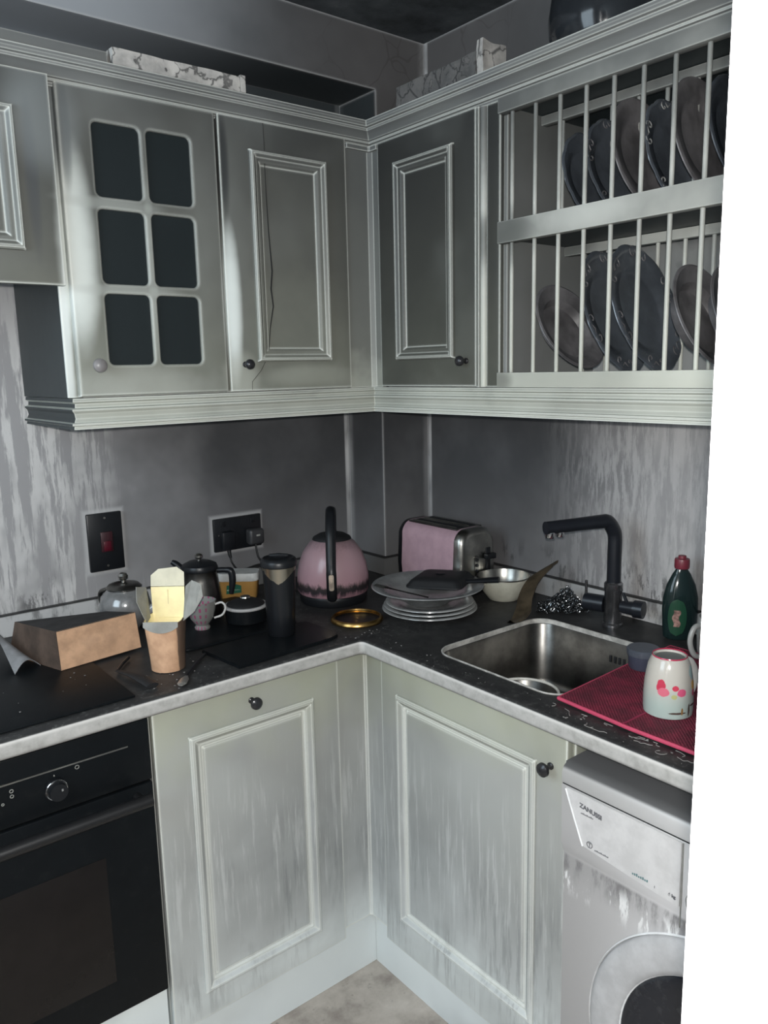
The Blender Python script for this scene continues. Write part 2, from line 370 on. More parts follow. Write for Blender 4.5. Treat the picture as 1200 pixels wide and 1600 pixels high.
# ------------------------------------------------------------------ geometry helpers
def newbm(): return bmesh.new()
def finish(bm, name, mat, parent=None, loc=None, smooth=40, rot=None):
    """verts are in world space when loc is None, otherwise local to loc"""
    bmesh.ops.recalc_face_normals(bm, faces=bm.faces)
    me = bpy.data.meshes.new(name); bm.to_mesh(me); bm.free()
    mats = mat if isinstance(mat, (list, tuple)) else [mat]
    for m in mats: me.materials.append(m)
    if smooth:
        for p in me.polygons: p.use_smooth = True
        me.set_sharp_from_angle(angle=math.radians(smooth))
    o = bpy.data.objects.new(name, me); COL.objects.link(o)
    base = Vector((0, 0, 0))
    q = parent
    while q is not None: base += q.location; q = q.parent
    if parent is not None:
        o.parent = parent
        if loc is None: me.transform(Matrix.Translation(-base))
        else: o.location = Vector(loc)-base
    else:
        if loc is None:
            zs = [v.co.z for v in me.vertices]; xs = [v.co.x for v in me.vertices]; ys = [v.co.y for v in me.vertices]
            c = Vector(((min(xs)+max(xs))/2, (min(ys)+max(ys))/2, min(zs)))
            me.transform(Matrix.Translation(-c)); o.location = c
        else: o.location = loc
    if rot: o.rotation_euler = rot
    return o
def box(bm, x0, x1, y0, y1, z0, z1, bev=0., seg=2):
    r = bmesh.ops.create_cube(bm, size=1)
    vs_ = r['verts']
    for v in vs_:
        v.co = Vector(((x0+x1)/2+v.co.x*abs(x1-x0), (y0+y1)/2+v.co.y*abs(y1-y0), (z0+z1)/2+v.co.z*abs(z1-z0)))
    if bev:
        es = list({e for v in vs_ for e in v.link_edges})
        bmesh.ops.bevel(bm, geom=es, offset=bev, segments=seg, profile=.5, affect='EDGES')
    return bm
def B(x0, x1, y0, y1, z0, z1, bev=0., seg=2): return box(newbm(), x0, x1, y0, y1, z0, z1, bev, seg)
def lathe(prof, seg=48, bm=None, c=(0, 0, 0), axis='z', fn=None):
    bm = bm or newbm(); rings = []
    for r, z in prof:
        ring = []
        for i in range(seg if r > 1e-6 else 1):
            a = 2*PI*i/seg; rr = r*(fn(a, r, z) if fn else 1)
            p = (rr*math.cos(a), rr*math.sin(a), z)
            if axis == 'x': p = (z, p[0], p[1])
            elif axis == '-x': p = (-z, p[0], p[1])
            elif axis == '-y': p = (p[0], -z, p[1])
            ring.append(bm.verts.new((p[0]+c[0], p[1]+c[1], p[2]+c[2])))
        rings.append(ring)
    for A_, B_ in zip(rings, rings[1:]):
        if len(A_) == 1 and len(B_) == 1: continue
        for i in range(seg):
            j = (i+1) % seg
            if len(A_) == 1: bm.faces.new((A_[0], B_[i], B_[j]))
            elif len(B_) == 1: bm.faces.new((A_[i], A_[j], B_[0]))
            else: bm.faces.new((A_[i], A_[j], B_[j], B_[i]))
    return bm
def catmull(pts, n=8):
    pts = [Vector(p) for p in pts]; out = []
    P = [pts[0]*2-pts[1]]+pts+[pts[-1]*2-pts[-2]]
    for i in range(1, len(P)-2):
        for k in range(n):
            t = k/n; a, b_, c, d = P[i-1], P[i], P[i+1], P[i+2]
            out.append(.5*((2*b_)+(-a+c)*t+(2*a-5*b_+4*c-d)*t*t+(-a+3*b_-3*c+d)*t**3))
    out.append(pts[-1]); return out
def tube(pts, r, seg=10, bm=None, smooth=True, n=8, flat=None, closed=False):
    """r: number or list per given point; flat=(side vector, factor) squashes the section"""
    bm = bm or newbm()
    P = catmull(pts, n) if smooth else [Vector(p) for p in pts]
    m = len(P)
    if isinstance(r, (list, tuple)):
        R = []
        for i in range(m):
            t = i/(m-1)*(len(r)-1); k = min(int(t), len(r)-2); R.append(r[k]+(r[k+1]-r[k])*(t-k))
    else: R = [r]*m
    T = [(P[min(i+1, m-1)]-P[max(i-1, 0)]).normalized() for i in range(m)]
    nrm = T[0].orthogonal().normalized()
    if flat: nrm = Vector(flat[0]).normalized()
    rings = []
    for i in range(m):
        nrm = (nrm-T[i]*nrm.dot(T[i]))
        nrm = nrm.normalized() if nrm.length > 1e-6 else T[i].orthogonal().normalized()
        bn = T[i].cross(nrm); f = flat[1] if flat else 1
        rings.append([bm.verts.new(P[i]+nrm*math.cos(2*PI*k/seg)*R[i]+bn*math.sin(2*PI*k/seg)*R[i]*f) for k in range(seg)])
    for A_, B_ in zip(rings, rings[1:]):
        for k in range(seg): bm.faces.new((A_[k], A_[(k+1) % seg], B_[(k+1) % seg], B_[k]))
    bm.faces.new(rings[0]); bm.faces.new(rings[-1])
    return bm
def rrect(x0, x1, y0, y1, r, n=6):
    out = []
    for cx, cy, a0 in ((x1-r, y1-r, 0), (x0+r, y1-r, 90), (x0+r, y0+r, 180), (x1-r, y0+r, 270)):
        for k in range(n+1):
            a = math.radians(a0+90*k/n); out.append((cx+r*math.cos(a), cy+r*math.sin(a)))
    return out
def plate2d(outer, holes, th, bev, F, name, mat, parent=None, bseg=2, smooth=40):
    """flat panel with holes; F maps (u,v,w) to world, w from -th to 0"""
    cu = bpy.data.curves.new('tmp', 'CURVE'); cu.dimensions = '2D'; cu.fill_mode = 'BOTH'
    for pts in [outer]+holes:
        s = cu.splines.new('POLY'); s.points.add(len(pts)-1); s.use_cyclic_u = True
        for q, (a, b_) in zip(s.points, pts): q.co = (a, b_, 0, 1)
    cu.extrude = th/2-bev; cu.bevel_depth = bev; cu.bevel_resolution = bseg; cu.offset = -bev
    ob = bpy.data.objects.new('tmp', cu); COL.objects.link(ob)
    dg = bpy.context.evaluated_depsgraph_get()
    me = bpy.data.meshes.new_from_object(ob.evaluated_get(dg)); bpy.data.objects.remove(ob); bpy.data.curves.remove(cu)
    bm = newbm(); bm.from_mesh(me); bpy.data.meshes.remove(me)
    bmesh.ops.remove_doubles(bm, verts=bm.verts, dist=1e-5)
    for v in bm.verts: v.co = Vector(F(v.co.x, v.co.y, v.co.z-th/2))
    return finish(bm, name, mat, parent, smooth=smooth)
def prism(pts, F, w0, w1, bev=0, bm=None):
    bm = bm or newbm()
    a = [bm.verts.new(F(u, v, w0)) for u, v in pts]; b_ = [bm.verts.new(F(u, v, w1)) for u, v in pts]
    bm.faces.new(a); bm.faces.new(b_)
    es = []
    for i in range(len(pts)):
        j = (i+1) % len(pts); bm.faces.new((a[i], a[j], b_[j], b_[i]))
    if bev:
        bmesh.ops.recalc_face_normals(bm, faces=bm.faces)
        bmesh.ops.bevel(bm, geom=list(bm.edges), offset=bev, segments=2, affect='EDGES')
    return bm
def FL(d): return lambda u, v, w: (u, -d-w, v)        # panels on the run along the back wall
def FR(d): return lambda u, v, w: (-d-w, -u, v)       # panels on the run along the right wall
def FZ(z0): return lambda u, v, w: (u, v, z0+w)
def ring(F, u0, u1, v0, v1, prof, bm=None):
    """mitred moulding round a rectangle: prof = (inset, height)"""
    bm = bm or newbm(); L = []
    for i, h in prof:
        L.append([bm.verts.new(F(u, v, h)) for u, v in ((u0+i, v0+i), (u1-i, v0+i), (u1-i, v1-i), (u0+i, v1-i))])
    for A_, B_ in zip(L, L[1:]):
        for k in range(4): bm.faces.new((A_[k], A_[(k+1) % 4], B_[(k+1) % 4], B_[k]))
    return bm
def run(path, prof, bm=None, caps=True):
    """sweep prof (out, z) along a plan path; out points to the left of travel direction reversed (towards the room)"""
    bm = bm or newbm(); P = [Vector((a, b_)) for a, b_ in path]; rings = []
    for i, p in enumerate(P):
        d1 = (P[i]-P[i-1]).normalized() if i else None
        d2 = (P[i+1]-P[i]).normalized() if i < len(P)-1 else None
        n1 = Vector((d1.y, -d1.x)) if d1 else None; n2 = Vector((d2.y, -d2.x)) if d2 else None
        if n1 is None: mt = n2
        elif n2 is None: mt = n1
        else:
            mt = (n1+n2); mt = mt/(mt.dot(n1))
        rings.append([bm.verts.new((p.x+mt.x*o, p.y+mt.y*o, z)) for o, z in prof])
    n = len(prof)
    for A_, B_ in zip(rings, rings[1:]):
        for k in range(n): bm.faces.new((A_[k], A_[(k+1) % n], B_[(k+1) % n], B_[k]))
    if caps: bm.faces.new(rings[0]); bm.faces.new(rings[-1])
    return bm
def tag(o, label, cat, group=None):
    o['label'] = label; o['category'] = cat
    if group: o['group'] = group
    return o
def thing(name, label, cat, loc, group=None):
    o = bpy.data.objects.new(name, None); COL.objects.link(o); o.location = loc; o.empty_display_size = .05
    return tag(o, label, cat, group)
def struct(o):
    o['kind'] = 'structure'; return o
def textmesh(body, size, F, name, mat, parent, th=.0004, bold=0):
    cu = bpy.data.curves.new('tmp', 'FONT'); cu.body = body; cu.size = size; cu.extrude = th; cu.offset = bold
    ob = bpy.data.objects.new('tmp', cu); COL.objects.link(ob)
    dg = bpy.context.evaluated_depsgraph_get()
    me = bpy.data.meshes.new_from_object(ob.evaluated_get(dg)); bpy.data.objects.remove(ob); bpy.data.curves.remove(cu)
    bm = newbm(); bm.from_mesh(me); bpy.data.meshes.remove(me)
    for v in bm.verts: v.co = Vector(F(v.co.x, v.co.y, v.co.z))
    return finish(bm, name, mat, parent, smooth=0)
def copy_tree(o, parent=None):
    c = o.copy(); COL.objects.link(c)
    if parent is not None: c.parent = parent
    for ch in list(o.children): copy_tree(ch, c)
    return c

# ------------------------------------------------------------------ room shell
CEIL = 2.445
YF = -1.82            # kitchen face of the doorway wall
struct(finish(B(-2.7, .12, -3.3, .12, -.06, 0), 'floor', M_FLOOR))
struct(finish(B(-2.7, .12, YF-.14, .12, CEIL, CEIL+.06), 'ceiling', M_CEIL))
struct(finish(B(-2.7, .12, 0, .12, 0, CEIL), 'wall_back', M_WALL))
struct(finish(B(0, .12, YF, 0, 0, CEIL), 'wall_right', M_WALL))
# boxed pipe column in the corner and the dropped bulkhead joined to it
bm = newbm()
pts = [(-2.7, 0), (-2.7, -.172), (0, -.172), (0, 0)]
Lp = [(-2.7, 2.29), (-.182, 2.29), (-.182, 0.0), (0, 0.0), (0, CEIL), (-2.7, CEIL)]
struct(finish(prism(Lp, lambda u, v, w: (u, w, v), -.172, 0.0), 'trim_1', M_WALL))
# left wall with the window that lets the daylight in
bm = newbm()
box(bm, -2.7, -2.6, YF, 0, 0, 1.1); box(bm, -2.7, -2.6, YF, 0, 2.3, CEIL)
box(bm, -2.7, -2.6, -.35, 0, 1.1, 2.3); box(bm, -2.7, -2.6, YF, -1.5, 1.1, 2.3)
struct(finish(bm, 'wall_left', M_WALL))
bm = newbm()
for a in ((-1.5, -1.45), (-.40, -.35), (-.95, -.90)): box(bm, -2.67, -2.63, a[0], a[1], 1.1, 2.3, .004)
for a in ((1.1, 1.15), (2.25, 2.3)): box(bm, -2.67, -2.63, -1.5, -.35, a[0], a[1], .004)
struct(finish(bm, 'window_1', M_WHITE))
# doorway wall: the white reveal at the right edge of the view
bm = newbm()
box(bm, -1.30, .12, YF-.12, YF, 0, CEIL)
o = struct(finish(bm, 'wall_front', M_WHITE))
bm = newbm()
box(bm, -2.7, -2.12, YF-.12, YF, 0, CEIL); box(bm, -2.12, -1.30, YF-.12, YF, 2.15, CEIL)
struct(finish(bm, 'trim_2', M_WHITE))

# ------------------------------------------------------------------ profiles
CORN = [(0, 2.078), (.004, 2.078), (.006, 2.084), (.012, 2.086), (.012, 2.090), (.018, 2.092), (.022, 2.098), (.030, 2.104), (.038, 2.107), (.040, 2.112), (.047, 2.114), (.050, 2.120), (.050, 2.127), (0, 2.127)]
PELM = [(-.02, 1.481), (.006, 1.481), (.007, 1.474), (.001, 1.470), (.002, 1.462), (.010, 1.459), (.010, 1.456), (.005, 1.450), (.003, 1.440), (.007, 1.432), (.013, 1.430), (.013, 1.426), (.008, 1.424), (.009, 1.418), (-.02, 1.418)]
XL = -1.134
# cornice and pelmet are continuous lengths: things of their own
bm = run([(-1.62, -.335), (-.335, -.335), (-.335, -1.815)], CORN)
tag(finish(bm, 'cornice', M_TRIM, smooth=25), 'long sooty moulded cornice running along the top of all the wall cupboards', 'cornice')
bm = run([(XL+.006, -.012), (XL+.006, -.345), (-.345, -.345), (-.345, -1.815)], [(-o_ if False else o_, z) for o_, z in PELM])
pel = finish(bm, 'pelmet', [M_TRIM, M_SIDE], smooth=25)
for p in pel.data.polygons:
    if p.normal.x < -.6 and p.center.x + pel.location.x < XL+.02: p.material_index = 1
tag(pel, 'moulded light pelmet strip running under the wall cupboards and plate rack', 'pelmet')

# ------------------------------------------------------------------ doors
MOULD = [(0, 0), (.001, .007), (.004, .011), (.008, .0115), (.012, .009), (.016, .0055), (.022, .004), (.026, .0015), (.029, -.002), (.031, -.004)]
MOULDB = [(0, 0), (.001, .005), (.005, .008), (.010, .0085), (.014, .006), (.020, .0015), (.024, .001), (.026, -.003), (.030, -.004), (.034, .000), (.038, .0012)]
def panel_door(F, u0, u1, v0, v1, o, parent, mat, prof=MOULD, label=None):
    """slab with an applied moulding and a recessed or fielded centre"""
    ou0, ou1, ov0, ov1 = o
    d = plate2d([(u0, v0), (u1, v0), (u1, v1), (u0, v1)], [[(ou0+.02, ov0+.02), (ou1-.02, ov0+.02), (ou1-.02, ov1-.02), (ou0+.02, ov1-.02)]], .02, .0018, F, 'door', mat, parent, 1)
    bm = ring(F, ou0, ou1, ov0, ov1, prof)
    i, h = prof[-1]
    bm.faces.new([bm.verts.new(F(u, v, h)) for u, v in ((ou0+i, ov0+i), (ou1-i, ov0+i), (ou1-i, ov1-i), (ou0+i, ov1-i))])
    bmesh.ops.remove_doubles(bm, verts=bm.verts, dist=1e-6)
    # closed back so the panel has thickness
    bk = [bm.verts.new(F(u, v, -.016)) for u, v in ((ou0, ov0), (ou1, ov0), (ou1, ov1), (ou0, ov1))]
    bm.verts.ensure_lookup_table(); fr = bm.verts[0:4]
    for k in range(4): bm.faces.new((fr[k], fr[(k+1) % 4], bk[(k+1) % 4], bk[k]))
    bm.faces.new(bk)
    finish(bm, 'panel_moulding', mat, d, smooth=20)
    return d
def knob(F, u, v, parent, mat=None, r=.012, black=True):
    prof = [(0, 0), (.007, 0), (.007, .002), (.0045, .004), (.004, .012), (.006, .015), (.0105, .017), (r, .021), (r*.95, .026), (r*.6, .030), (0, .0315)]
    bm = newbm(); seg = 24; rings = []
    for rr, w in prof:
        rings.append([bm.verts.new(F(u+rr*math.cos(2*PI*k/seg), v+rr*math.sin(2*PI*k/seg), w)) for k in range(seg)] if rr > 0 else [bm.verts.new(F(u, v, w))])
    for A_, B_ in zip(rings, rings[1:]):
        for k in range(seg):
            j = (k+1) % seg
            if len(A_) == 1: bm.faces.new((A_[0], B_[j], B_[k]))
            elif len(B_) == 1: bm.faces.new((A_[k], A_[j], B_[0]))
            else: bm.faces.new((A_[k], A_[j], B_[j], B_[k]))
    o = finish(bm, 'knob', mat or M_KNOBB, parent)
    return o
DW = .348
FLw, FRw = FL(DW), FR(DW)
FLc = lambda u, v, w: (u, w, v)
# --- hood cupboard at the left edge
t = thing('hood_cupboard', 'short panelled wall cupboard at the far left, over the hob', 'cupboard', (-1.38, -.17, 1.705))
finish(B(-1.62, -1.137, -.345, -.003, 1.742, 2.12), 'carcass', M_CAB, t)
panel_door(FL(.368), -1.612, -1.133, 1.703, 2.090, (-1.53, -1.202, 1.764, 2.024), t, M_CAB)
# --- glazed cupboard
t = thing('glazed_cupboard', 'glazed wall cupboard with six dark panes and a round grey knob', 'cupboard', (-.955, -.17, 1.482))
bm = newbm()
x0, x1 = XL, -.774
box(bm, x0+.016, x0+.03, -.315, -.003, 1.482, 2.12); box(bm, x1-.016, x1, -.325, -.003, 1.482, 2.12)
box(bm, x0+.03, x1-.016, -.325, -.003, 1.482, 1.498); box(bm, x0+.03, x1-.016, -.325, -.003, 2.10, 2.12)
box(bm, x0+.03, x1-.016, -.018, -.003, 1.498, 2.10)
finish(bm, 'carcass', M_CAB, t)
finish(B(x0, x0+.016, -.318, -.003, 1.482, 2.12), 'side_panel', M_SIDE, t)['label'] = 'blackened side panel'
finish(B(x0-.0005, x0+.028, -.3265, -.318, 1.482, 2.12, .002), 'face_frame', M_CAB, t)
for zz in (1.70, 1.87): finish(B(x0+.032, x1-.018, -.30, -.02, zz, zz+.014), 'shelf', M_SIDE, t)
holes = []
for (a, b_) in ((-1.049, -.951), (-.936, -.838)):
    for (c, d_) in ((1.548, 1.693), (1.713, 1.860), (1.884, 2.026)): holes.append(rrect(a, b_, c, d_, .011, 4)[::-1])
d = plate2d([(-1.116, 1.484), (-.776, 1.484), (-.776, 2.088), (-1.116, 2.088)], holes, .022, .005, FLw, 'door', M_CAB, t, 3)
bm = newbm(); box(bm, -1.06, -.83, -.340, -.337, 1.54, 2.035)
finish(bm, 'glass_pane', M_PANE, d)
knob(FLw, -1.079, 1.547, d, plain('grey_knob', (.20, .19, .19), .35), .0145)['label'] = 'round grey knob'
# a few crocks on the shelves inside, dim behind the glass
def cup_prof(r, h): return [(0, 0), (r*.6, 0), (r*.65, h*.1), (r, h*.6), (r*1.02, h), (r*.95, h), (r*.9, h*.6), (r*.5, h*.12), (0, h*.1)]
for i, xx in enumerate((-1.0, -.885)):
    tag(finish(lathe(cup_prof(.042, .085), 28), 'mug', M_CHINA, None, (xx, -.15, 1.499)), ('left' if i == 0 else 'right')+' one of two pale cups dimly seen behind the lowest cupboard panes', 'mug')
# --- plain cupboard on the back run
t = thing('wall_cupboard', 'panelled wall cupboard with a long hairline crack, between the glazed cupboard and the corner', 'cupboard', (-.6, -.17, 1.482))
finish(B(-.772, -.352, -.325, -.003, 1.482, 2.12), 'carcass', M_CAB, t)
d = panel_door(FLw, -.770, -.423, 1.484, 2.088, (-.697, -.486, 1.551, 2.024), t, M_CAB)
knob(FLw, -.731, 1.545, d)
cr = [(-.655, 2.085), (-.654, 2.03), (-.655, 2.0), (-.652, 1.93), (-.650, 1.85), (-.646, 1.78), (-.645, 1.76), (-.650, 1.72), (-.646, 1.68), (-.657, 1.63), (-.662, 1.59), (-.668, 1.565), (-.69, 1.53), (-.715, 1.505), (-.716, 1.486)]
bm = newbm()
def ww(v): return .0117 if (2.012 < v < 2.022 or 1.553 < v < 1.563) else (-.0035 if 1.585 < v < 1.99 else .0005)
tube([(u, -DW-ww(v)-.0003, v) for u, v in cr], [.0006, .0006, .0007, .0009, .0012, .0017, .0019, .0019, .0016, .0012, .0009, .0006, .0005, .0005, .0004], 5, bm, smooth=False)
finish(bm, 'crack', M_BLKMAT, d, smooth=0)['label'] = 'thin black crack'
# --- corner filler post
t = thing('corner_filler', 'narrow L-shaped filler post in the inner corner of the wall cupboards', 'filler post', (-.36, -.36, 1.482))
finish(prism([(-.421, -.342), (-.352, -.342), (-.342, -.352), (-.342, -.377), (-.33, -.377), (-.33, -.33), (-.421, -.33)], lambda u, v, w: (u, v, w), 1.482, 2.078), 'post', M_TRIM, t, smooth=0)
finish(prism([(-.421, -.352), (-.355, -.352), (-.352, -.355), (-.352, -.38), (-.342, -.38), (-.342, -.342), (-.421, -.342)], lambda u, v, w: (u, v, w), 2.066, 2.078), 'cap', M_TRIM, t, smooth=0)
# --- right run plain cupboard
t = thing('wall_cupboard', 'dark panelled wall cupboard between the corner and the plate rack', 'cupboard', (-.17, -.55, 1.482))
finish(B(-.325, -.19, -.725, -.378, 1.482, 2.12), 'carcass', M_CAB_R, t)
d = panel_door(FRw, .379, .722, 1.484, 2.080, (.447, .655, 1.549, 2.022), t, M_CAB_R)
knob(FRw, .691, 1.542, d)

# ------------------------------------------------------------------ plate rack
t = thing('plate_rack', 'two-tier open plate rack with vertical spindles at the right end of the wall cupboards', 'plate rack', (-.17, -1.3, 1.482))
YE = -1.80
bm = newbm()
box(bm, -.33, -.003, -.800, -.788, 1.482, 2.12); box(bm, -.33, -.003, YE, YE+.012, 1.482, 2.12)
box(bm, -.33, -.003, YE, -.80, 1.482, 1.500)
finish(bm, 'carcass', soot_paint('rack_interior_paint', [(0, (.3,)*3), (1.48, (.24, .245, .24)), (1.78, (.17, .175, .17)), (1.9, (.19, .195, .19)), (2.1, (.13, .135, .13))], .3), t)
finish(B(-.33, -.003, YE+.012, -.8005, 2.0625, 2.12), 'top_panel', M_SIDE, t)  # near-black colour stands in for shade on the underside
finish(B(-.020, -.003, YE+.012, -.8005, 1.5005, 2.062), 'back_panel', soot_paint('rack_back_paint', [(0, (.3,)*3), (1.48, (.34, .345, .34)), (1.78, (.26, .265, .26)), (1.82, (.055, .06, .07)), (2.1, (.035, .04, .05))], .2), t)
finish(B(-.325, -.02, YE+.013, -.801, 1.795, 1.812), 'shelf', M_SIDE, t)
bm = newbm()
box(bm, -.350, -.328, -.7235, -.7335, 1.482, 2.078, .002)
box(bm, -.343, -.328, -.750, -.790, 1.482, 2.078, .002)
finish(bm, 'stile', M_CAB_R, t)
bm = newbm(); tube([(-.342, -.742, 1.483), (-.342, -.742, 2.076)], .0085, 16, bm, smooth=False)
finish(bm, 'bead', M_RACK, t)
for (a, b_) in ((2.048, 2.079), (1.787, 1.832), (1.482, 1.514)):
    finish(B(-.352, -.330, YE, -.790, a, b_, .0015), 'front_rail', M_RACK, t)
finish(B(-.226, -.206, YE+.013, -.801, 2.042, 2.0615, .002), 'rear_rail', M_RACK, t)
finish(B(-.140, -.120, YE+.013, -.801, 1.774, 1.7945, .002), 'rear_rail', M_RACK, t)
for k in range(16):
    yy = -.820-.0622*k
    if yy < YE+.03: break
    for z0, z1 in ((1.832, 2.056), (1.514, 1.792)):
        bm = newbm(); tube([(-.338, yy, z0-.004), (-.338, yy, z1)], .0045, 10, bm, smooth=False)
        finish(bm, 'spindle', M_RACK, t)
for k in range(12):
    yy = -.852-.0622*k
    for xx, z0, z1 in ((-.214, 1.812, 2.044), (-.130, 1.500, 1.776)):
        bm = newbm(); tube([(xx, yy, z0), (xx, yy, z1)], .0042, 8, bm, smooth=False)
        finish(bm, 'spindle', M_RACK, t)
# plates standing in the rack
def plate_bm(R, deep=.018, scallop=0, th=.004, sx=1.0):
    prof = [(0, 0), (R*.55, 0), (R*.57, -.002), (R*.62, 0), (R*.70, deep*.55), (R*.96, deep*.92), (R, deep), (R*.995, deep+th*.5), (R*.95, deep+th*.9), (R*.88, deep*.9+th*.6), (R*.70, deep*.6+th), (R*.62, th*1.4), (R*.55, th), (0, th)]
    f = (lambda a, r, z: 1+scallop*(abs(math.sin(a*6))-.5)*(max(0, r/R-.75)*4)) if scallop else None
    bm = lathe(prof, 72 if scallop else 56, fn=f)
    for v in bm.verts: v.co.x *= sx
    return bm
def stand(bm, loc, lean, yaw=0):
    # plate axis z -> pointing to -y, leaning back
    Rm = Matrix.Rotation(yaw, 4, 'Z') @ Matrix.Rotation(math.radians(90-lean), 4, 'X')
    for v in bm.verts: v.co = Rm @ v.co
    return bm
def embossed(bm_o, R, parent_loc, parent, lean, yaw, sx, mat, n=6, deep=.018):
    """scrolls raised on the rim"""
    Rm = Matrix.Rotation(yaw, 4, 'Z') @ Matrix.Rotation(math.radians(90-lean), 4, 'X')
    for i in range(n):
        bm = newbm()
        a0 = 2*PI*i/n+.35
        for sgn in (-1, 1):
            pts = [(R*.86*math.cos(a0), R*.86*math.sin(a0), deep*.95+.002)]
            for k in range(12):
                tt = k/11; rad = .016*(1-tt)*R/.13; th_ = tt*5*sgn
                a = a0+sgn*.16; cx, cy = R*.86*math.cos(a), R*.86*math.sin(a)
                pts.append((cx+rad*math.cos(a0+th_), cy+rad*math.sin(a0+th_), deep*.95+.003))
            pts = [Rm @ Vector((p[0]*sx, p[1], p[2])) for p in pts]
            tube(pts, .0012, 5, bm, smooth=False)
        finish(bm, 'rim_scroll', mat, parent, (parent_loc[0], parent_loc[1], parent_loc[2]))
ups = [(-.930, 'first small dark plate from the left on the upper tier of the rack'), (-.992, 'second dark plate from the left on the upper tier, notched rim'), (-1.058, 'third plate from the left on the upper tier, wide dull face'),
       (-1.122, 'fourth plate from the left on the upper tier, with a bright blue-white rim glint'), (-1.184, 'fifth plate from the left on the upper tier, large and dull'), (-1.247, 'sixth upper-tier plate, partly cut by the white doorway edge'),
       (-1.309, 'last visible upper-tier plate, against the white doorway edge')]
for i, (yy, lab) in enumerate(ups):
    R = (.092, .098, .110, .100, .112, .105, .105)[i]; lean = 13
    zc = 1.8135+R*math.cos(math.radians(lean))+.004
    sc0 = .03 if i in (0, 1, 3) else 0
    p = finish(stand(plate_bm(R, .016, sc0), None, lean), 'plate', [M_PLATE, M_PLATE, M_PLATEL, M_PLATE, M_PLATEL, M_PLATE, M_PLATE][i], None, (-.226, yy+.008, zc))
    tag(p, lab, 'plate', 'plates on the upper tier of the rack')
    if i in (1, 3): embossed(None, R, (-.226, yy+.008, zc), p, lean, 0, 1, M_CHINA if i == 3 else M_PLATEL, 5, .016)
lows = [(-.862, .104, 28, 1.0, M_PLATEL, 'round sooty bowl-like plate at the left end of the lower tier of the rack', .03, 0),
        (-.986, .132, 19, .80, M_PLATE, 'oval scroll-rimmed platter on the lower tier, partly behind the other platter', .018, 1),
        (-1.058, .134, 19, .84, M_PLATE, 'large oval platter with scroll rim at the middle of the lower tier', .018, 1),
        (-1.176, .104, 22, 1.0, M_PLATEL, 'deep brown-grey plate on the lower tier by the white doorway edge', .034, 0),
        (-1.250, .100, 22, 1.0, M_PLATEL, 'last lower-tier plate, mostly cut by the white doorway edge', .03, 0)]
for yy, R, lean, sx, mt, lab, deep, emb in lows:
    zc = 1.501+R*math.cos(math.radians(lean))+.004
    loc = (-.222, yy, zc)
    p = finish(stand(plate_bm(R, deep, .02 if emb else 0, sx=sx), None, lean), 'platter' if emb else 'plate', mt, None, loc)
    tag(p, lab, 'platter' if emb else 'plate', 'plates on the lower tier of the rack')
    if emb: embossed(None, R, loc, p, lean, 0, sx, M_PLATEL, 6, deep)

# ------------------------------------------------------------------ things on top of the cupboards
bm = B(-1.60, -1.015, -.372, -.34, 2.128, 2.152, .003)
tag(finish(bm, 'wooden_batten', M_TRIM), 'flat pale board lying on top of the cupboards at the upper left', 'board')
M_FILM = crackle_mat('crumpled_plastic_wrap', (.60, .58, .55), (.34, .33, .32), 16)
bm = newbm(); bmesh.ops.create_grid(bm, x_segments=2, y_segments=2, size=.01); bm.free()
def crumpled_box(x0, x1, y0, y1, z0, z1, amp, cuts=14, seed=0):
    bm = newbm(); box(bm, x0, x1, y0, y1, z0, z1)
    L = max(x1-x0, y1-y0)
    for ax, a, b_ in ((0, x0, x1), (1, y0, y1), (2, z0, z1)):
        n = max(2, int(cuts*(b_-a)/L))
        for k in range(1, n):
            v = a+(b_-a)*k/n; no = [0, 0, 0]; no[ax] = 1; co = [0, 0, 0]; co[ax] = v
            bmesh.ops.bisect_plane(bm, geom=bm.verts[:]+bm.edges[:]+bm.faces[:], plane_co=co, plane_no=no)
    for v in bm.verts:
        n = noise.noise_vector(v.co*22+Vector((seed, seed, 0)))
        if v.co.z < z0+.002: n.z = 0
        v.co += n*amp
    return bm
t = thing('wrapped_tube_pack', 'long narrow plastic-wrapped packet lying on the cornice above the glazed cupboard', 'packet', (-.85, -.352, 2.128))
finish(crumpled_box(-1.008, -.728, -.380, -.345, 2.129, 2.160, .002, 40, 3), 'wrapper', M_FILM, t, smooth=30)
finish(crumpled_box(-.726, -.714, -.382, -.343, 2.129, 2.163, .001, 6, 5), 'end_cap', M_FILM, t, smooth=30)
t = thing('crumpled_carton', 'long crackled grey carton with a pale crumpled end on top of the dark corner cupboard', 'carton', (-.3, -.52, 2.121))
M_CRK = crackle_mat('heat_crazed_card', (.16, .155, .15), (.10, .10, .10), 20)
finish(crumpled_box(-.325, -.25, -.70, -.43, 2.121, 2.200, .004, 26, 1), 'body', M_CRK, t, smooth=30)
finish(crumpled_box(-.322, -.25, -.720, -.698, 2.121, 2.222, .005, 14, 2), 'end_flap', M_FILM, t, smooth=30)
bm = lathe([(0, 0), (.07, 0), (.095, .02), (.112, .06), (.115, .10), (.108, .15), (.10, .17), (.103, .176), (.098, .178), (.094, .17), (.10, .10), (.08, .02), (0, .012)], 48)
tag(finish(bm, 'round_pot', plain('glossy_black_glaze', (.02, .023, .027), .12), None, (-.20, -.945, 2.121)), 'glossy black round pot standing on top of the plate rack', 'pot')

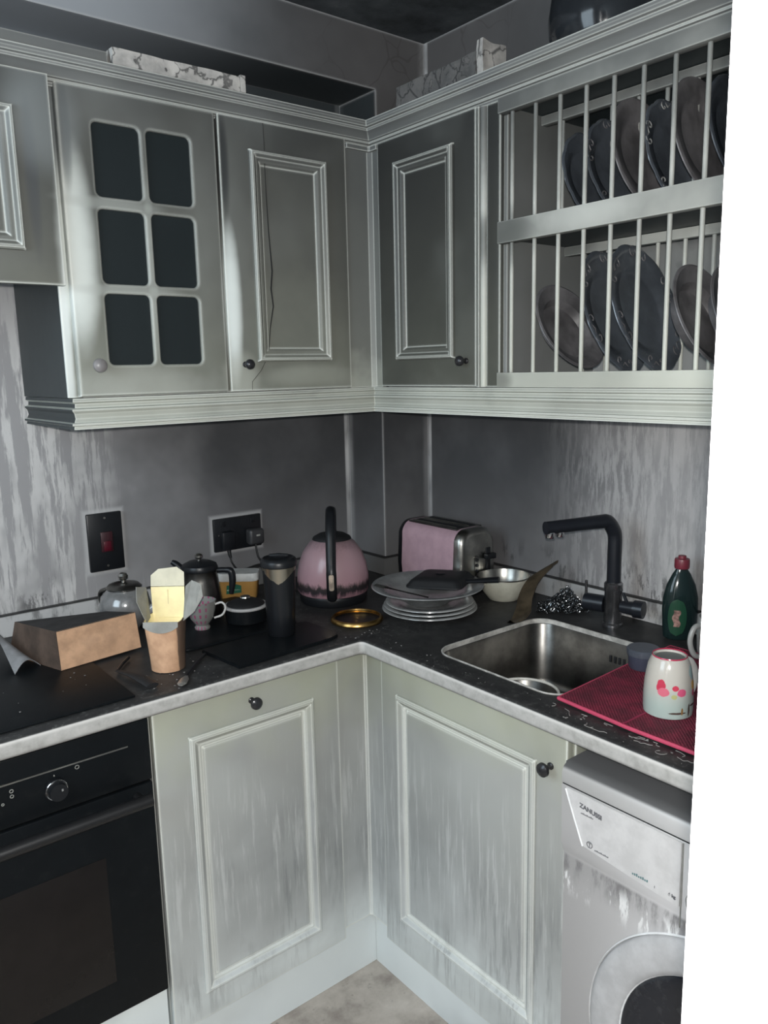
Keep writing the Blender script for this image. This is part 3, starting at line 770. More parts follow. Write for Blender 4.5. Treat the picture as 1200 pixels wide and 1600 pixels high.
# ------------------------------------------------------------------ base units
Fb, Fr = FL(.585), FR(.585)
t = thing('base_cupboard', 'panelled base cupboard with its knob at the top, between the oven and the corner', 'cupboard', (-.89, -.3, .143))
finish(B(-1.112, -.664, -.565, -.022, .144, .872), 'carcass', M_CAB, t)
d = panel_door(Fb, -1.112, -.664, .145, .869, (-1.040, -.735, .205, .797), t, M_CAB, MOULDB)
knob(Fb, -.891, .835, d, M_KNOBB, .0135)
t = thing('base_cupboard', 'panelled base cupboard under the sink with its knob at upper right', 'cupboard', (-.3, -.92, .143))
bm = newbm()
box(bm, -.565, -.02, -.66, -.645, .144, .870); box(bm, -.565, -.02, -1.188, -1.173, .144, .870); box(bm, -.565, -.02, -1.173, -.66, .144, .16)
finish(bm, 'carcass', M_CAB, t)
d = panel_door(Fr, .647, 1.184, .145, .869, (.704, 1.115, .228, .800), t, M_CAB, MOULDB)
knob(Fr, 1.147, .800, d, M_KNOBB, .0135)
t = thing('base_corner_post', 'pale L-shaped filler post between the two base cupboards', 'filler post', (-.58, -.58, .166))
finish(prism([(-.662, -.577), (-.582, -.577), (-.577, -.582), (-.577, -.645), (-.555, -.645), (-.555, -.555), (-.662, -.555)], lambda u, v, w: (u, v, w), .166, .870), 'post', M_CAB, t, smooth=0)
t = tag(finish(prism([(-1.117, -.550), (-.533, -.550), (-.533, -.535), (-1.117, -.535)], lambda u, v, w: (u, v, w), 0, .143, .001), 'plinth', M_PLINTH, smooth=0), 'pale blue-white plinth board under the base cupboard beside the oven', 'plinth')
t = tag(finish(prism([(-.5325, -.551), (-.545, -.551), (-.545, -1.186), (-.5325, -1.186)], lambda u, v, w: (u, v, w), 0, .143, .001), 'plinth', M_PLINTH, smooth=0), 'pale blue-white plinth board under the sink cupboard', 'plinth')
finish_ = tag(finish(B(-1.72, -1.119, -.572, -.55, .0, .256, .002), 'oven_plinth', M_PLINTH), 'pale stained panel below the black oven', 'plinth')

# worktop
ZTOP = .910
Wd = .608
Rin = .012
outer = [(-2.0, -.001), (-2.0, -Wd), (-Wd-Rin, -Wd)] + [(-Wd-Rin+Rin*math.sin(a), -Wd-Rin+Rin*math.cos(a)) for a in [PI/2*k/5 for k in range(1, 5)]] + [(-Wd, -Wd-Rin), (-Wd, YF+.001), (-.001, YF+.001), (-.001, -.173), (-.183, -.173), (-.183, -.001)]
SK = (-.535, -.172, -1.125, -.772)
hole = rrect(SK[0], SK[1], SK[2], SK[3], .05, 8)
wt = plate2d(outer, [hole[::-1]], .036, .007, FZ(.910), 'worktop', M_TOP, None, 3)
tag(wt, 'L-shaped dark sooty worktop with a pale rounded front edge', 'worktop')
bm = prism([(-2.0, -.001), (-2.0, -.018), (-.200, -.018), (-.200, -.190), (-.018, -.190), (-.018, YF+.001), (-.001, YF+.001), (-.001, -.173), (-.183, -.173), (-.183, -.001)], lambda u, v, w: (u, v, w), .9105, .965, .0015)
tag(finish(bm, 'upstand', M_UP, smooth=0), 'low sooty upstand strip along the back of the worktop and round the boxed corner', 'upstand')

rnd = random.Random(5)
for k in range(14):
    px_, py_ = rnd.uniform(-.590, -.562), -1.14-.022*k+rnd.uniform(-.006, .006)
    pts = [(px_, py_, ZTOP+.0006)]
    a = rnd.uniform(0, 6)
    for q in range(5):
        a += rnd.uniform(-1.3, 1.3); pts.append((min(-.560, max(-.594, pts[-1][0]+.006*math.cos(a))), pts[-1][1]+.007*math.sin(a), ZTOP+.0006))
    bm = newbm(); tube(pts, .0006, 5, bm, n=3)
    finish(bm, 'peeled_sliver', plain('lifted_laminate', (.26, .25, .24), .6) if k == 0 else bpy.data.materials['lifted_laminate'], wt, smooth=0)
# sink
t = thing('sink', 'square undermounted steel sink bowl let into the worktop below the black tap', 'sink', (-.35, -.94, .73))
def rr_ring(bm, ins, z, r):
    return [bm.verts.new((a, b_, z)) for a, b_ in rrect(SK[0]+ins, SK[1]-ins, SK[2]+ins, SK[3]-ins, max(r, .004), 8)]
bm = newbm()
lv = [(.0012, .9000, .049), (.0020, .9004, .049), (.003, .8985, .049), (.005, .76, .05), (.009, .742, .05), (.022, .731, .045), (.05, .728, .04), (.165, .726, .01)]
R_ = [rr_ring(bm, *l) for l in lv]
out_ = [rr_ring(bm, l[0]-.0008 if i < 4 else l[0], l[1]-.002, l[2]) for i, l in enumerate(lv)]
for S in (R_, out_):
    for A_, B_ in zip(S, S[1:]):
        for k in range(len(A_)): bm.faces.new((A_[k], A_[(k+1) % len(A_)], B_[(k+1) % len(B_)], B_[k]))
    bm.faces.new(S[-1])
for k in range(len(R_[0])):
    j = (k+1) % len(R_[0]); bm.faces.new((R_[0][k], R_[0][j], out_[0][j], out_[0][k]))
finish(bm, 'bowl', M_STEELD, t)
bm = newbm(); zr = .9103
a = [bm.verts.new((x, y, zr)) for x, y in rrect(SK[0]-.0022, SK[1]+.0022, SK[2]-.0022, SK[3]+.0022, .052, 8)]
b2 = [bm.verts.new((x, y, zr+.0012)) for x, y in rrect(SK[0]-.001, SK[1]+.001, SK[2]-.001, SK[3]+.001, .051, 8)]
c2 = [bm.verts.new((x, y, zr+.0005)) for x, y in rrect(SK[0]+.002, SK[1]-.002, SK[2]+.002, SK[3]-.002, .048, 8)]
d2 = [bm.verts.new((x, y, zr-.0095)) for x, y in rrect(SK[0]+.0015, SK[1]-.0015, SK[2]+.0015, SK[3]-.0015, .049, 8)]
for A_, B_ in ((a, b2), (b2, c2), (c2, d2), (d2, a)):
    for k in range(len(A_)): bm.faces.new((A_[k], A_[(k+1) % len(A_)], B_[(k+1) % len(B_)], B_[k]))
finish(bm, 'rim', plain('greasy_sink_rim', (.52, .51, .48), .4, .1, var=.35, vscale=35), t)
for k in range(4):
    yy = -.985-.012*k
    finish(B(SK[1]-.0065, SK[1]-.0045, yy-.0025, yy+.0025, .852, .868, .0005), 'overflow_slot', M_BLKMAT, t)
finish(lathe([(0, .7275), (.035, .7275), (.038, .730), (.030, .7305), (.022, .7285), (0, .7285)], 32, None, (-.35, -.945, 0)), 'drain', M_STEEL, t)
# white rimmed dish left in the sink
c = (-.362, -.888, .7285)
t = thing('white_rimmed_bowl', 'dark bowl with a thick white rim lying at the front of the sink', 'bowl', c)
finish(lathe([(0, 0), (.045, 0), (.05, .004), (.072, .055), (.078, .070), (.074, .070), (.066, .050), (.045, .008), (0, .006)], 48), 'body', M_STEELD, t, c)
bm = newbm(); tube([(c[0]+.0765*math.cos(a), c[1]+.0765*math.sin(a), c[2]+.0725) for a in [2*PI*k/48 for k in range(49)]], .0034, 10, bm, smooth=False)
finish(bm, 'white_rim', plain('off_white_enamel', (.72, .71, .66), .3), t)

# oven
t = thing('oven', 'black built-in oven with a silver-edged dial, under the hob', 'oven', (-1.42, -.3, .262))
finish(B(-1.72, -1.121, -.572, -.03, .262, .868), 'body', M_BLKMAT, t)
cp = finish(B(-1.72, -1.121, -.588, -.5725, .738, .866, .003), 'control_panel', M_BLKGL, t)
finish(B(-1.66, -1.165, -.5895, -.5878, .8195, .8225), 'trim_line', M_STEEL, cp)
bm = newbm(); tube([(-1.303, -.588, .784), (-1.303, -.594, .784)], .0205, 36, bm, smooth=False)
tube([(-1.303, -.594, .784), (-1.303, -.610, .784)], [.018, .016], 36, bm, smooth=False)
kb = finish(bm, 'dial', M_BLK, t)
bm = newbm(); tube([(-1.303+.0185*math.cos(a), -.5965, .784+.0185*math.sin(a)) for a in [2*PI*k/36 for k in range(37)]], .0012, 6, bm, smooth=False)
finish(bm, 'silver_ring', M_CHROME, kb)
finish(B(-1.2985, -1.2955, -.6112, -.610, .786, .790), 'pointer', M_CHINA, kb)
def mark_ring(x, z, r):
    bm = newbm(); tube([(x+r*math.cos(a), -.5886, z+r*math.sin(a)) for a in [2*PI*k/16 for k in range(17)]], .0008, 5, bm, smooth=False)
    finish(bm, 'dial_mark', M_GREYB, cp, smooth=0)
for m_ in ((-1.262, .812, .0035), (-1.377, .806, .003), (-1.377, .796, .0028), (-1.393, .786, .002)): mark_ring(*m_)
finish(B(-1.3045, -1.3025, -.5888, -.5878, .808, .811), 'dial_mark', M_GREYB, cp)
dr = finish(B(-1.72, -1.121, -.588, -.5725, .264, .733, .003), 'oven_door', M_BLKGL, t)
finish(B(-1.64, -1.225, -.5888, -.587, .34, .61, .0004), 'window', plain('oven_window_glass', (.013, .011, .0105), .25, spec=.25), dr)
bm = newbm(); tube([(-1.70, -.625, .716), (-1.14, -.625, .716)], .0125, 16, bm, smooth=False)
for xx in (-1.68, -1.155): tube([(xx, -.586, .712), (xx, -.625, .716)], .008, 10, bm, smooth=False)
finish(bm, 'handle', plain('dark_handle', (.012, .012, .013), .4, .1), dr)
# wire shelf bars faintly seen behind the window
# hob
t = thing('hob', 'black glass hob set in the worktop at the left, under the brown bag', 'hob', (-1.43, -.33, .9105))
finish(B(-1.72, -1.138, -.578, -.065, .9106, .9155, .0015), 'glass', M_BLKGL, t)

# ------------------------------------------------------------------ washing machine
t = thing('washing_machine', 'sooty white front-loading washing machine at the right under the worktop', 'washing machine', (-.33, -1.5, 0))
Y0, Y1 = -1.198, -1.808
prof = [(-.03, .01), (-.612, .01), (-.612, .665), (-.614, .672), (-.620, .69), (-.622, .80), (-.6205, .8035), (-.622, .807), (-.6215, .826), (-.617, .834), (-.609, .839), (-.598, .8415), (-.03, .844)]
bm = newbm()
def wring(y): return [bm.verts.new((x, y, z)) for x, z in prof]
ys = [Y0, Y0-.004, Y0-.02, Y1+.02, Y1]
rgs = []
for i, yy in enumerate(ys):
    r = wring(yy)
    if i in (0, 4):
        for v in r: v.co.x = max(v.co.x, -.606) if v.co.x < -.3 else v.co.x; v.co.z = min(v.co.z, .838)
    rgs.append(r)
for A_, B_ in zip(rgs, rgs[1:]):
    for k in range(len(prof)): bm.faces.new((A_[k], A_[(k+1) % len(prof)], B_[(k+1) % len(prof)], B_[k]))
bm.faces.new(rgs[0]); bm.faces.new(rgs[-1])
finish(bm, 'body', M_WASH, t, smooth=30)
# groove under the top band
finish(B(-.6215, -.610, Y1+.003, Y0-.006, .8026, .8046), 'seam', M_BLKMAT, t)
Fw = lambda u, v, w: (-.6215-w, -u, v)
dp = prism([(1.213, .801), (1.435, .800), (1.435, .690), (1.34, .697), (1.252, .706)], Fw, 0, .004, .0008)
drw = finish(dp, 'detergent_drawer', plain('drawer_white', (.60, .59, .59), .35, var=.05), t, smooth=0)
bm = newbm(); tube([(-.6262, -1.214, .799), (-.6262, -1.233, .752), (-.6262, -1.252, .7065)], .0014, 6, bm, smooth=False)
finish(bm, 'bright_edge', M_WHITE, drw, smooth=0)
Ft = lambda u0, v0, s=0: (lambda u, v, w: (-.6258-w, -(u0+u), v0+v+s*u))
MT = plain('grey_print', (.13, .13, .14), .5); MTT = plain('teal_print', (.12, .22, .23), .5)
textmesh('ZANUSSI', .0115, Ft(1.2440, .7770, -.12), 'lettering', MT, drw, bold=.0004)
def dashes(u, v, n, w, h, gap, mat, nm):
    bm = newbm()
    for k in range(n):
        hh = h*(.6+.4*((k*7) % 3)/2); box(bm, -.6262, -.6255, -(u+k*gap+w), -(u+k*gap), v, v+hh)
    finish(bm, nm, mat, drw, smooth=0)
dashes(1.247, .7655, 10, .0016, .0030, .0026, MT, 'small_print')
bm = newbm(); tube([(-.6258, -1.2665+.0055*math.cos(a), .7155+.0055*math.sin(a)) for a in [2*PI*k/20 for k in range(21)]], .0008, 5, bm, smooth=False)
tube([(-.6258, -1.2665-.0025, .7185), (-.6258, -1.2665+.0025, .7185)], .0007, 4, bm, smooth=False); tube([(-.6258, -1.2665, .719), (-.6258, -1.2665, .7115)], .0007, 4, bm, smooth=False)
finish(bm, 'round_emblem', MT, drw, smooth=0)
dashes(1.277, .7095, 11, .0016, .0028, .0026, MT, 'small_print')
dashes(1.351, .7045, 8, .0024, .0048, .0038, MTT, 'teal_print')
dashes(1.392, .7010, 1, .0006, .007, .004, MT, 'divider')
textmesh('6 kg', .0075, Ft(1.4165, .7020), 'capacity_print', MT, drw, bold=.0003)
finish(B(-.6235, -.6215, -1.4372, -1.4358, .655, .80), 'seam', M_GREYB, t)
def disc_x(yc, zc, prof, seg, nm, mat, parent):
    bm = newbm(); lathe([(r, h) for r, h in prof], seg, bm, (-.612, yc, zc), '-x')
    return finish(bm, nm, mat, parent)
disc_x(-1.470, .717, [(.019, .008), (.019, .024), (.016, .028), (0, .028)], 32, 'programme_dial', M_CHINA, t)
DC = (-1.520, .398)
pd = disc_x(*DC, [(.250, 0), (.250, .004), (.246, .010), (.238, .014), (.225, .015), (.200, .013), (.190, .009), (.187, .004), (.186, .001)], 96, 'porthole_door', plain('porthole_plastic', (.52, .52, .53), .35, var=.1), t)
disc_x(*DC, [(.2515, .0), (.2535, .003), (.2515, .006)], 96, 'bright_rim', M_WHITE, pd)
disc_x(*DC, [(.188, .004), (.183, .006), (.17, .008), (.15, .0065), (.12, .004), (.07, .002), (0, .0015)], 72, 'porthole_glass', plain('dark_porthole_glass', (.012, .014, .020), .1, dust=((.12, .12, .12), .25), vscale=8), pd)
disc_x(*DC, [(.186, .004), (.189, .007), (.192, .006)], 72, 'gasket', M_WHITE, pd)

# ------------------------------------------------------------------ wall fittings
t = thing('cooker_switch', 'black vertical switch plate with a red rocker on the wall above the brown bag', 'switch', (-.973, -.006, 1.03))
finish(B(-1.018, -.928, -.011, -.0005, 1.030, 1.181, .003), 'plate', M_BLK, t)
finish(B(-.987, -.957, -.0155, -.011, 1.080, 1.132, .001), 'rocker_housing', plain('dark_red_plastic', (.035, .008, .012), .4), t)
finish(B(-.982, -.963, -.0185, -.0155, 1.083, 1.108, .001), 'rocker', plain('red_rocker', (.08, .003, .012), .35), t)
for zz in (1.043, 1.168):
    bm = newbm(); tube([(-.973, -.0112, zz), (-.973, -.0125, zz)], .003, 12, bm, smooth=False); finish(bm, 'screw', M_STEEL, t)
t = thing('double_socket', 'black double power socket on the back wall behind the tumbler', 'socket', (-.593, -.006, 1.027))
finish(B(-.669, -.517, -.011, -.0005, 1.026, 1.121, .003), 'plate', M_BLK, t)
for xx in (-.640, -.546): finish(B(xx-.007, xx+.007, -.0135, -.011, 1.098, 1.112, .001), 'rocker', M_BLK, t)
bm = newbm(); tube([(-.655, -.0112, 1.074), (-.655, -.0125, 1.074)], .002, 10, bm, smooth=False); finish(bm, 'screw', M_STEEL, t)
t = thing('plug', 'dark grey plug in the right half of the black double socket', 'plug', (-.545, -.03, 1.035))
finish(B(-.572, -.524, -.042, -.0115, 1.037, 1.083, .008, 3), 'plug_body', plain('grey_black_plastic', (.035, .035, .037), .4), t)
finish(B(-.552, -.540, -.0428, -.0418, 1.062, 1.067), 'mark', M_GREYB, t)
bm = newbm(); tube([(-.550, -.03, 1.040), (-.545, -.034, 1.00), (-.528, -.038, .972), (-.52, -.045, .95), (-.51, -.06, .93), (-.50, -.10, .913), (-.49, -.16, .9125)], .0032, 8, bm)
finish(bm, 'flex', M_CORD, t)
t = thing('plug', 'black plug in the left half of the double socket, its flex hanging down', 'plug', (-.63, -.02, 1.0))
bm = newbm(); box(bm, -.652, -.612, -.030, -.0115, 1.030, 1.085, .006, 2)
finish(bm, 'plug_body', M_BLK, t)
bm = newbm(); tube([(-.632, -.022, 1.034), (-.631, -.024, 1.018), (-.629, -.026, 1.008)], [.006, .005, .0035], 10, bm)
tube([(-.630, -.025, 1.010), (-.627, -.027, .995), (-.615, -.028, .975), (-.606, -.030, .966), (-.58, -.030, .970), (-.54, -.030, .975), (-.52, -.030, .972)], .0028, 8, bm)
finish(bm, 'flex', M_CORD, t)

# ------------------------------------------------------------------ worktop clutter, left to right
ZT = .9105
HV = Vector((.777, -.629, 0)).normalized()      # to the right as seen from the doorway
TC = Vector((-.60, -.80, 0)).normalized()       # towards the doorway
# curled sheet
def sheet(bmf, nu, nv, th):
    bm = newbm(); A_ = [[Vector(bmf(i/nu, j/nv)) for j in range(nv+1)] for i in range(nu+1)]
    top = [[bm.verts.new(v) for v in r] for r in A_]; bot = []
    for i in range(nu+1):
        row = []
        for j in range(nv+1):
            du = A_[min(i+1, nu)][j]-A_[max(i-1, 0)][j]; dv = A_[i][min(j+1, nv)]-A_[i][max(j-1, 0)]
            n = du.cross(dv); n = n.normalized() if n.length > 0 else Vector((0, 0, 1))
            row.append(bm.verts.new(A_[i][j]-n*th))
        bot.append(row)
    for i in range(nu):
        for j in range(nv):
            bm.faces.new((top[i][j], top[i+1][j], top[i+1][j+1], top[i][j+1])); bm.faces.new((bot[i][j], bot[i][j+1], bot[i+1][j+1], bot[i+1][j]))
    for i in range(nu):
        bm.faces.new((top[i][0], bot[i][0], bot[i+1][0], top[i+1][0])); bm.faces.new((top[i][nv], top[i+1][nv], bot[i+1][nv], bot[i][nv]))
    for j in range(nv):
        bm.faces.new((top[0][j], top[0][j+1], bot[0][j+1], bot[0][j])); bm.faces.new((top[nu][j], bot[nu][j], bot[nu][j+1], top[nu][j+1]))
    return bm
def curl(u, v):
    # arched paper: legs on the hob, crown raised, rising to the back
    a = PI*u
    fx = -1.288+(.058)*u; fy = -.305+.020*u
    bx = -1.290+(.018)*u; by = -.175+.06*u
    x = fx+(bx-fx)*v; y = fy+(by-fy)*v
    z = .9165+.022*math.sin(a)*(1-v*.3)+.062*v*(1-.75*u)
    return (x, y, z)
tag(finish(sheet(curl, 16, 10, .0012), 'curled_paper', plain('grey_paper', (.22, .22, .225), .7, var=.2)), 'curled grey sheet of paper on the hob, left of the brown bag', 'paper')
# brown paper bag lying on its side
t = thing('paper_bag', 'brown paper bag lying on its side on the hob, its top near black', 'bag', (-1.12, -.25, .916))
fl, fr_ = Vector((-1.207, -.350, .917)), Vector((-1.022, -.323, .917))
bl, br = Vector((-1.262, -.165, .917)), Vector((-1.060, -.225, .917))
hgt = .086
def lerp(a, b_, t_): return a+(b_-a)*t_
def bag_face(p00, p10, p01, p11, n, amp, seed):
    def f(u, v):
        p = lerp(lerp(p00, p10, u), lerp(p01, p11, u), v)
        w = math.sin(PI*u)*math.sin(PI*v)
        q = noise.noise_vector(p*26+Vector((seed, 0, 0)))
        return p+q*amp*w
    return sheet(f, n, n, .0012)
up = Vector((-.003, 0, hgt))
flu, fru = fl+up, fr_+Vector((-.008, 0, hgt-.002))
blu, bru = bl+Vector((.02, .01, .068)), br+Vector((.0, -.0, .070))
finish(bag_face(fl, fr_, flu, fru, 18, .005, 1), 'base_panel', M_KRAFT, t, smooth=60)
finish(bag_face(fl, bl, flu, blu, 14, .006, 2), 'side_panel', plain('shaded_kraft', (.075, .05, .037), .75, var=.35, vscale=18), t, smooth=60)  # left face: darker kraft copy with its shade put into the colour
finish(bag_face(flu, fru, blu, bru, 14, .004, 3), 'dark_top_panel', M_KRAFTD, t, smooth=60)  # top face much darker than the kraft front
finish(bag_face(fr_, br, fru, bru, 12, .004, 4), 'side_panel', M_KRAFT, t, smooth=60)
finish(bag_face(fl+Vector((0, .002, 0)), fr_+Vector((0, .002, 0)), bl, br, 6, .0, 5), 'lower_panel', M_KRAFT, t, smooth=60)

# tall takeaway carton
CC = Vector((-1.022, -.470, ZT+.001))
t = thing('takeaway_carton', 'tall brown takeaway carton with open cream flaps, between the bag and the tumbler', 'carton', CC)
X_, Y_ = HV, -TC          # local right / away
def csec(h, k=24):
    """section morphs from round foot to square mouth"""
    s = h/.110; r = .036+.004*s; out = []
    for i in range(k):
        a = 2*PI*i/k+PI/4; c, sn = math.cos(a), math.sin(a)
        m = max(abs(c), abs(sn)); q = r/m if True else r
        sq = min(q, r*1.28)
        rad = r*(1-s)+sq*s
        out.append(CC+X_*(c*rad)+Y_*(sn*rad)+Vector((0, 0, h)))
    return out
bm = newbm(); K = 24; rows = []
for h in [.0, .01, .03, .05, .07, .09, .110]: rows.append([bm.verts.new(p) for p in csec(h)])
inner = []; bl_ = newbm()
for h in [.110, .09, .05, .01, .003]:
    inner.append([bm.verts.new(CC+(p-CC-Vector((0, 0, h)))*.965+Vector((0, 0, h))) for p in csec(h)])
allr = rows+inner
for A_, B_ in zip(allr, allr[1:]):
    for k in range(K): bm.faces.new((A_[k], A_[(k+1) % K], B_[(k+1) % K], B_[k]))
bm.faces.new(rows[0]); bm.faces.new(inner[-1])
def carton_mat():
    m, nt, b = newmat('kraft_with_dark_sides')
    tc = nt.nodes.new('ShaderNodeTexCoord'); sp_ = nt.nodes.new('ShaderNodeSeparateXYZ'); nt.links.new(tc.outputs['Object'], sp_.inputs[0])
    u = math_(nt, 'ADD', math_(nt, 'MULTIPLY', sp_.outputs[0], HV.x), math_(nt, 'MULTIPLY', sp_.outputs[1], HV.y))
    n = noise_(nt, tc.outputs['Object'], 35, 5, .6)
    c_ = mixc(nt, mapr(nt, n, .3, .7), (.47, .275, .165), (.62, .38, .235))
    lim = math_(nt, 'ADD', .0285, math_(nt, 'MULTIPLY', sp_.outputs[2], .03))
    f = mapr(nt, math_(nt, 'SUBTRACT', math_(nt, 'ABSOLUTE', math_(nt, 'ADD', u, math_(nt, 'MULTIPLY', math_(nt, 'SUBTRACT', n, .5), .006))), lim), .0, .0025)
    c_ = mixc(nt, math_(nt, 'MULTIPLY', f, .85), c_, (.05, .035, .028))  # dark brown towards the left and right sides
    nt.links.new(c_, b.inputs['Base Color']); b.inputs['Roughness'].default_value = .65; return m
body = finish(bm, 'body', carton_mat(), t, smooth=50)
rows2 = []
for f_, hs in ((.962, [.1095, .09, .05, .012, .005]), (.945, [.006, .013, .05, .09, .1095])):
    for h in hs: rows2.append([bl_.verts.new(CC+(p-CC-Vector((0, 0, h)))*f_+Vector((0, 0, h))) for p in csec(h)])
for A_, B_ in zip(rows2, rows2[1:]+rows2[:1]):
    for k in range(K): bl_.faces.new((A_[k], A_[(k+1) % K], B_[(k+1) % K], B_[k]))
finish(bl_, 'cream_lining', M_CREAM, t, smooth=50)
def flap(pts, nm, mat, th=.0012, par=t):
    """pts: polygon in 3-D, extruded along its normal"""
    P = [Vector(p) for p in pts]; n = (P[1]-P[0]).cross(P[2]-P[0]).normalized()
    bm = newbm(); a = [bm.verts.new(p) for p in P]; b_ = [bm.verts.new(p-n*th) for p in P]
    bm.faces.new(a); bm.faces.new(b_)
    for k in range(len(P)): bm.faces.new((a[k], a[(k+1) % len(P)], b_[(k+1) % len(P)], b_[k]))
    return finish(bm, nm, mat, par, smooth=0)
def L(rt_, aw, z): return CC+X_*rt_+Y_*aw+Vector((0, 0, z))
# back flap: inner face cream; rises from the back of the mouth
flap([L(-.034, .034, .100), L(.034, .034, .100), L(.036, .040, .166), L(-.036, .040, .166)], 'back_flap', M_CREAM)
flap([L(-.0008, .0382, .160), L(.0008, .0382, .160), L(.0008, .0365, .112), L(-.0008, .0365, .112)], 'fold_line', plain('fold_crease', (.75, .62, .36), .6), .0005)
flap([L(-.036, .0405, .167), L(.036, .0405, .167), L(.036, .046, .196), L(.020, .050, .207), L(-.020, .050, .203), L(-.036, .046, .190)], 'back_flap_tip', plain('cream_board_dim', (.62, .58, .44), .5), .0012)
# left flap seen nearly edge-on
flap([L(-.037, .022, .104), L(-.037, -.012, .100), L(-.052, -.020, .150), L(-.058, .004, .176), L(-.044, .03, .168)], 'side_flap', M_GREYB)
# right flap folded outwards
flap([L(.039, .022, .106), L(.039, -.006, .104), L(.062, .0, .122), L(.080, .012, .152), L(.076, .02, .176), L(.055, .03, .182), L(.040, .034, .168)], 'side_flap', M_GREYB)
# front flap hanging down over the body, grey
def ff(u, v):
    a = (u-.5); r = .0405
    x = a*.072
    drop = .024*(1-(2*a)**2*.55)*v
    return L(x, -.0400-.0022*v, .1125-drop)
finish(sheet(ff, 12, 4, .001), 'front_flap', M_GREYB, t)

# glass teapot behind
t = thing('teapot', 'round greyish teapot with a ball knob by the wall, behind the brown carton', 'teapot', (-.982, -.135, ZT))
c = (-.982, -.135, ZT)
finish(lathe([(0, 0), (.035, 0), (.04, .005), (.056, .03), (.062, .055), (.056, .082), (.04, .098), (.03, .103), (.0, .103)], 48), 'body', plain('smoky_glazed_grey', (.22, .22, .22), .15, .3, var=.2), t, c)
ld = finish(lathe([(.04, .099), (.043, .103), (.036, .110), (.018, .115), (0, .116)], 40), 'lid', M_STEELD, t, c)
finish(lathe([(0, .115), (.005, .115), (.005, .119), (.011, .124), (.012, .131), (.008, .137), (0, .139)], 24), 'lid_knob', M_STEEL, ld, c)
tube_b = newbm(); tube([Vector(c)+X_*.058+Vector((0, 0, .04)), Vector(c)+X_*.082+Vector((0, 0, .06)), Vector(c)+X_*.094+Vector((0, 0, .088))], [.013, .009, .007], 12, tube_b)
finish(tube_b, 'spout', plain('smoky_glazed_pale', (.4, .4, .4), .15, .2), t)
tube_b = newbm(); tube([Vector(c)-TC*.0+Vector((-.02, .055, .09)), Vector(c)+Vector((-.03, .085, .075)), Vector(c)+Vector((-.028, .083, .045)), Vector(c)+Vector((-.02, .055, .03))], .006, 10, tube_b)
finish(tube_b, 'handle', M_STEELD, t)

# back black tray with the pots
tr = plate2d(rrect(-.962, -.655, -.415, -.10, .02), [], .007, .002, FZ(ZT+.0076), 'black_tray', M_BLKGL, None, 2)
tag(tr, 'flat black board under the coffee pot, lidded pan and patterned cup', 'board')
ZB = ZT+.008
# coffee pot
c = Vector((-.800, -.180, ZB))
t = thing('coffee_pot', 'tall sooty steel coffee pot with black lid and black handle behind the tumbler', 'coffee pot', c)
finish(lathe([(0, 0), (.053, 0), (.055, .004), (.052, .04), (.046, .09), (.043, .112), (.045, .116), (.040, .118), (0, .118)], 48), 'body', M_STEELD, t, c)
ld = finish(lathe([(.046, .115), (.047, .120), (.044, .128), (.028, .136), (.008, .139), (0, .139)], 40), 'lid', M_BLK, t, c)
finish(lathe([(0, .139), (.005, .139), (.005, .142), (.010, .147), (.010, .152), (.006, .156), (0, .157)], 20), 'lid_knob', M_STEEL, ld, c)
bm = newbm(); tube([c+X_*.045+Vector((0, 0, .112)), c+X_*.066+Vector((0, 0, .112)), c+X_*.080+Vector((0, 0, .108)), c+X_*.083+Vector((0, 0, .085)), c+X_*.078+Vector((0, 0, .05))], [.007, .007, .009, .009, .006], 10, bm)
finish(bm, 'handle', M_BLK, t)
bm = newbm(); tube([c-X_*.040+Vector((0, 0, .105)), c-X_*.058+Vector((0, 0, .128)), c-X_*.070+Vector((0, 0, .136))], [.013, .009, .006], 10, bm)
finish(bm, 'spout', M_BLK, t)
# patterned cup
c = Vector((-.858, -.300, ZB))
t = thing('teacup', 'small pedestal cup with pink pattern and thin white handle, right of the brown carton', 'cup', c)
def cupmat():
    m, nt, b = newmat('pink_checked_china')
    tc = nt.nodes.new('ShaderNodeTexCoord'); sp = nt.nodes.new('ShaderNodeSeparateXYZ'); nt.links.new(tc.outputs['Object'], sp.inputs[0])
    ang = math_(nt, 'ARCTAN2', sp.outputs[1], sp.outputs[0])
    s1 = math_(nt, 'SINE', math_(nt, 'MULTIPLY', ang, 14)); s2 = math_(nt, 'SINE', math_(nt, 'MULTIPLY', sp.outputs[2], 380))
    f = math_(nt, 'MULTIPLY', mapr(nt, s1, .3, .6), mapr(nt, s2, -.4, .0))
    band = mapr(nt, math_(nt, 'SINE', math_(nt, 'MULTIPLY', ang, 2)), .0, .3)
    cc = mixc(nt, math_(nt, 'MULTIPLY', f, band), (.20, .20, .19), (.28, .07, .14))
    nt.links.new(cc, b.inputs['Base Color']); b.inputs['Roughness'].default_value = .15; return m
finish(lathe([(0, 0), (.018, 0), (.019, .004), (.015, .010), (.019, .015), (.028, .028), (.033, .048), (.036, .070), (.0345, .070), (.031, .05), (.025, .03), (0, .018)], 40), 'body', cupmat(), t, c)
bm = newbm(); tube([c+X_*.033+Vector((0, 0, .060)), c+X_*.050+Vector((0, 0, .064)), c+X_*.058+Vector((0, 0, .052)), c+X_*.050+Vector((0, 0, .034)), c+X_*.030+Vector((0, 0, .026))], .0026, 8, bm)
finish(bm, 'handle', plain('white_china', (.62, .62, .60), .2), t)
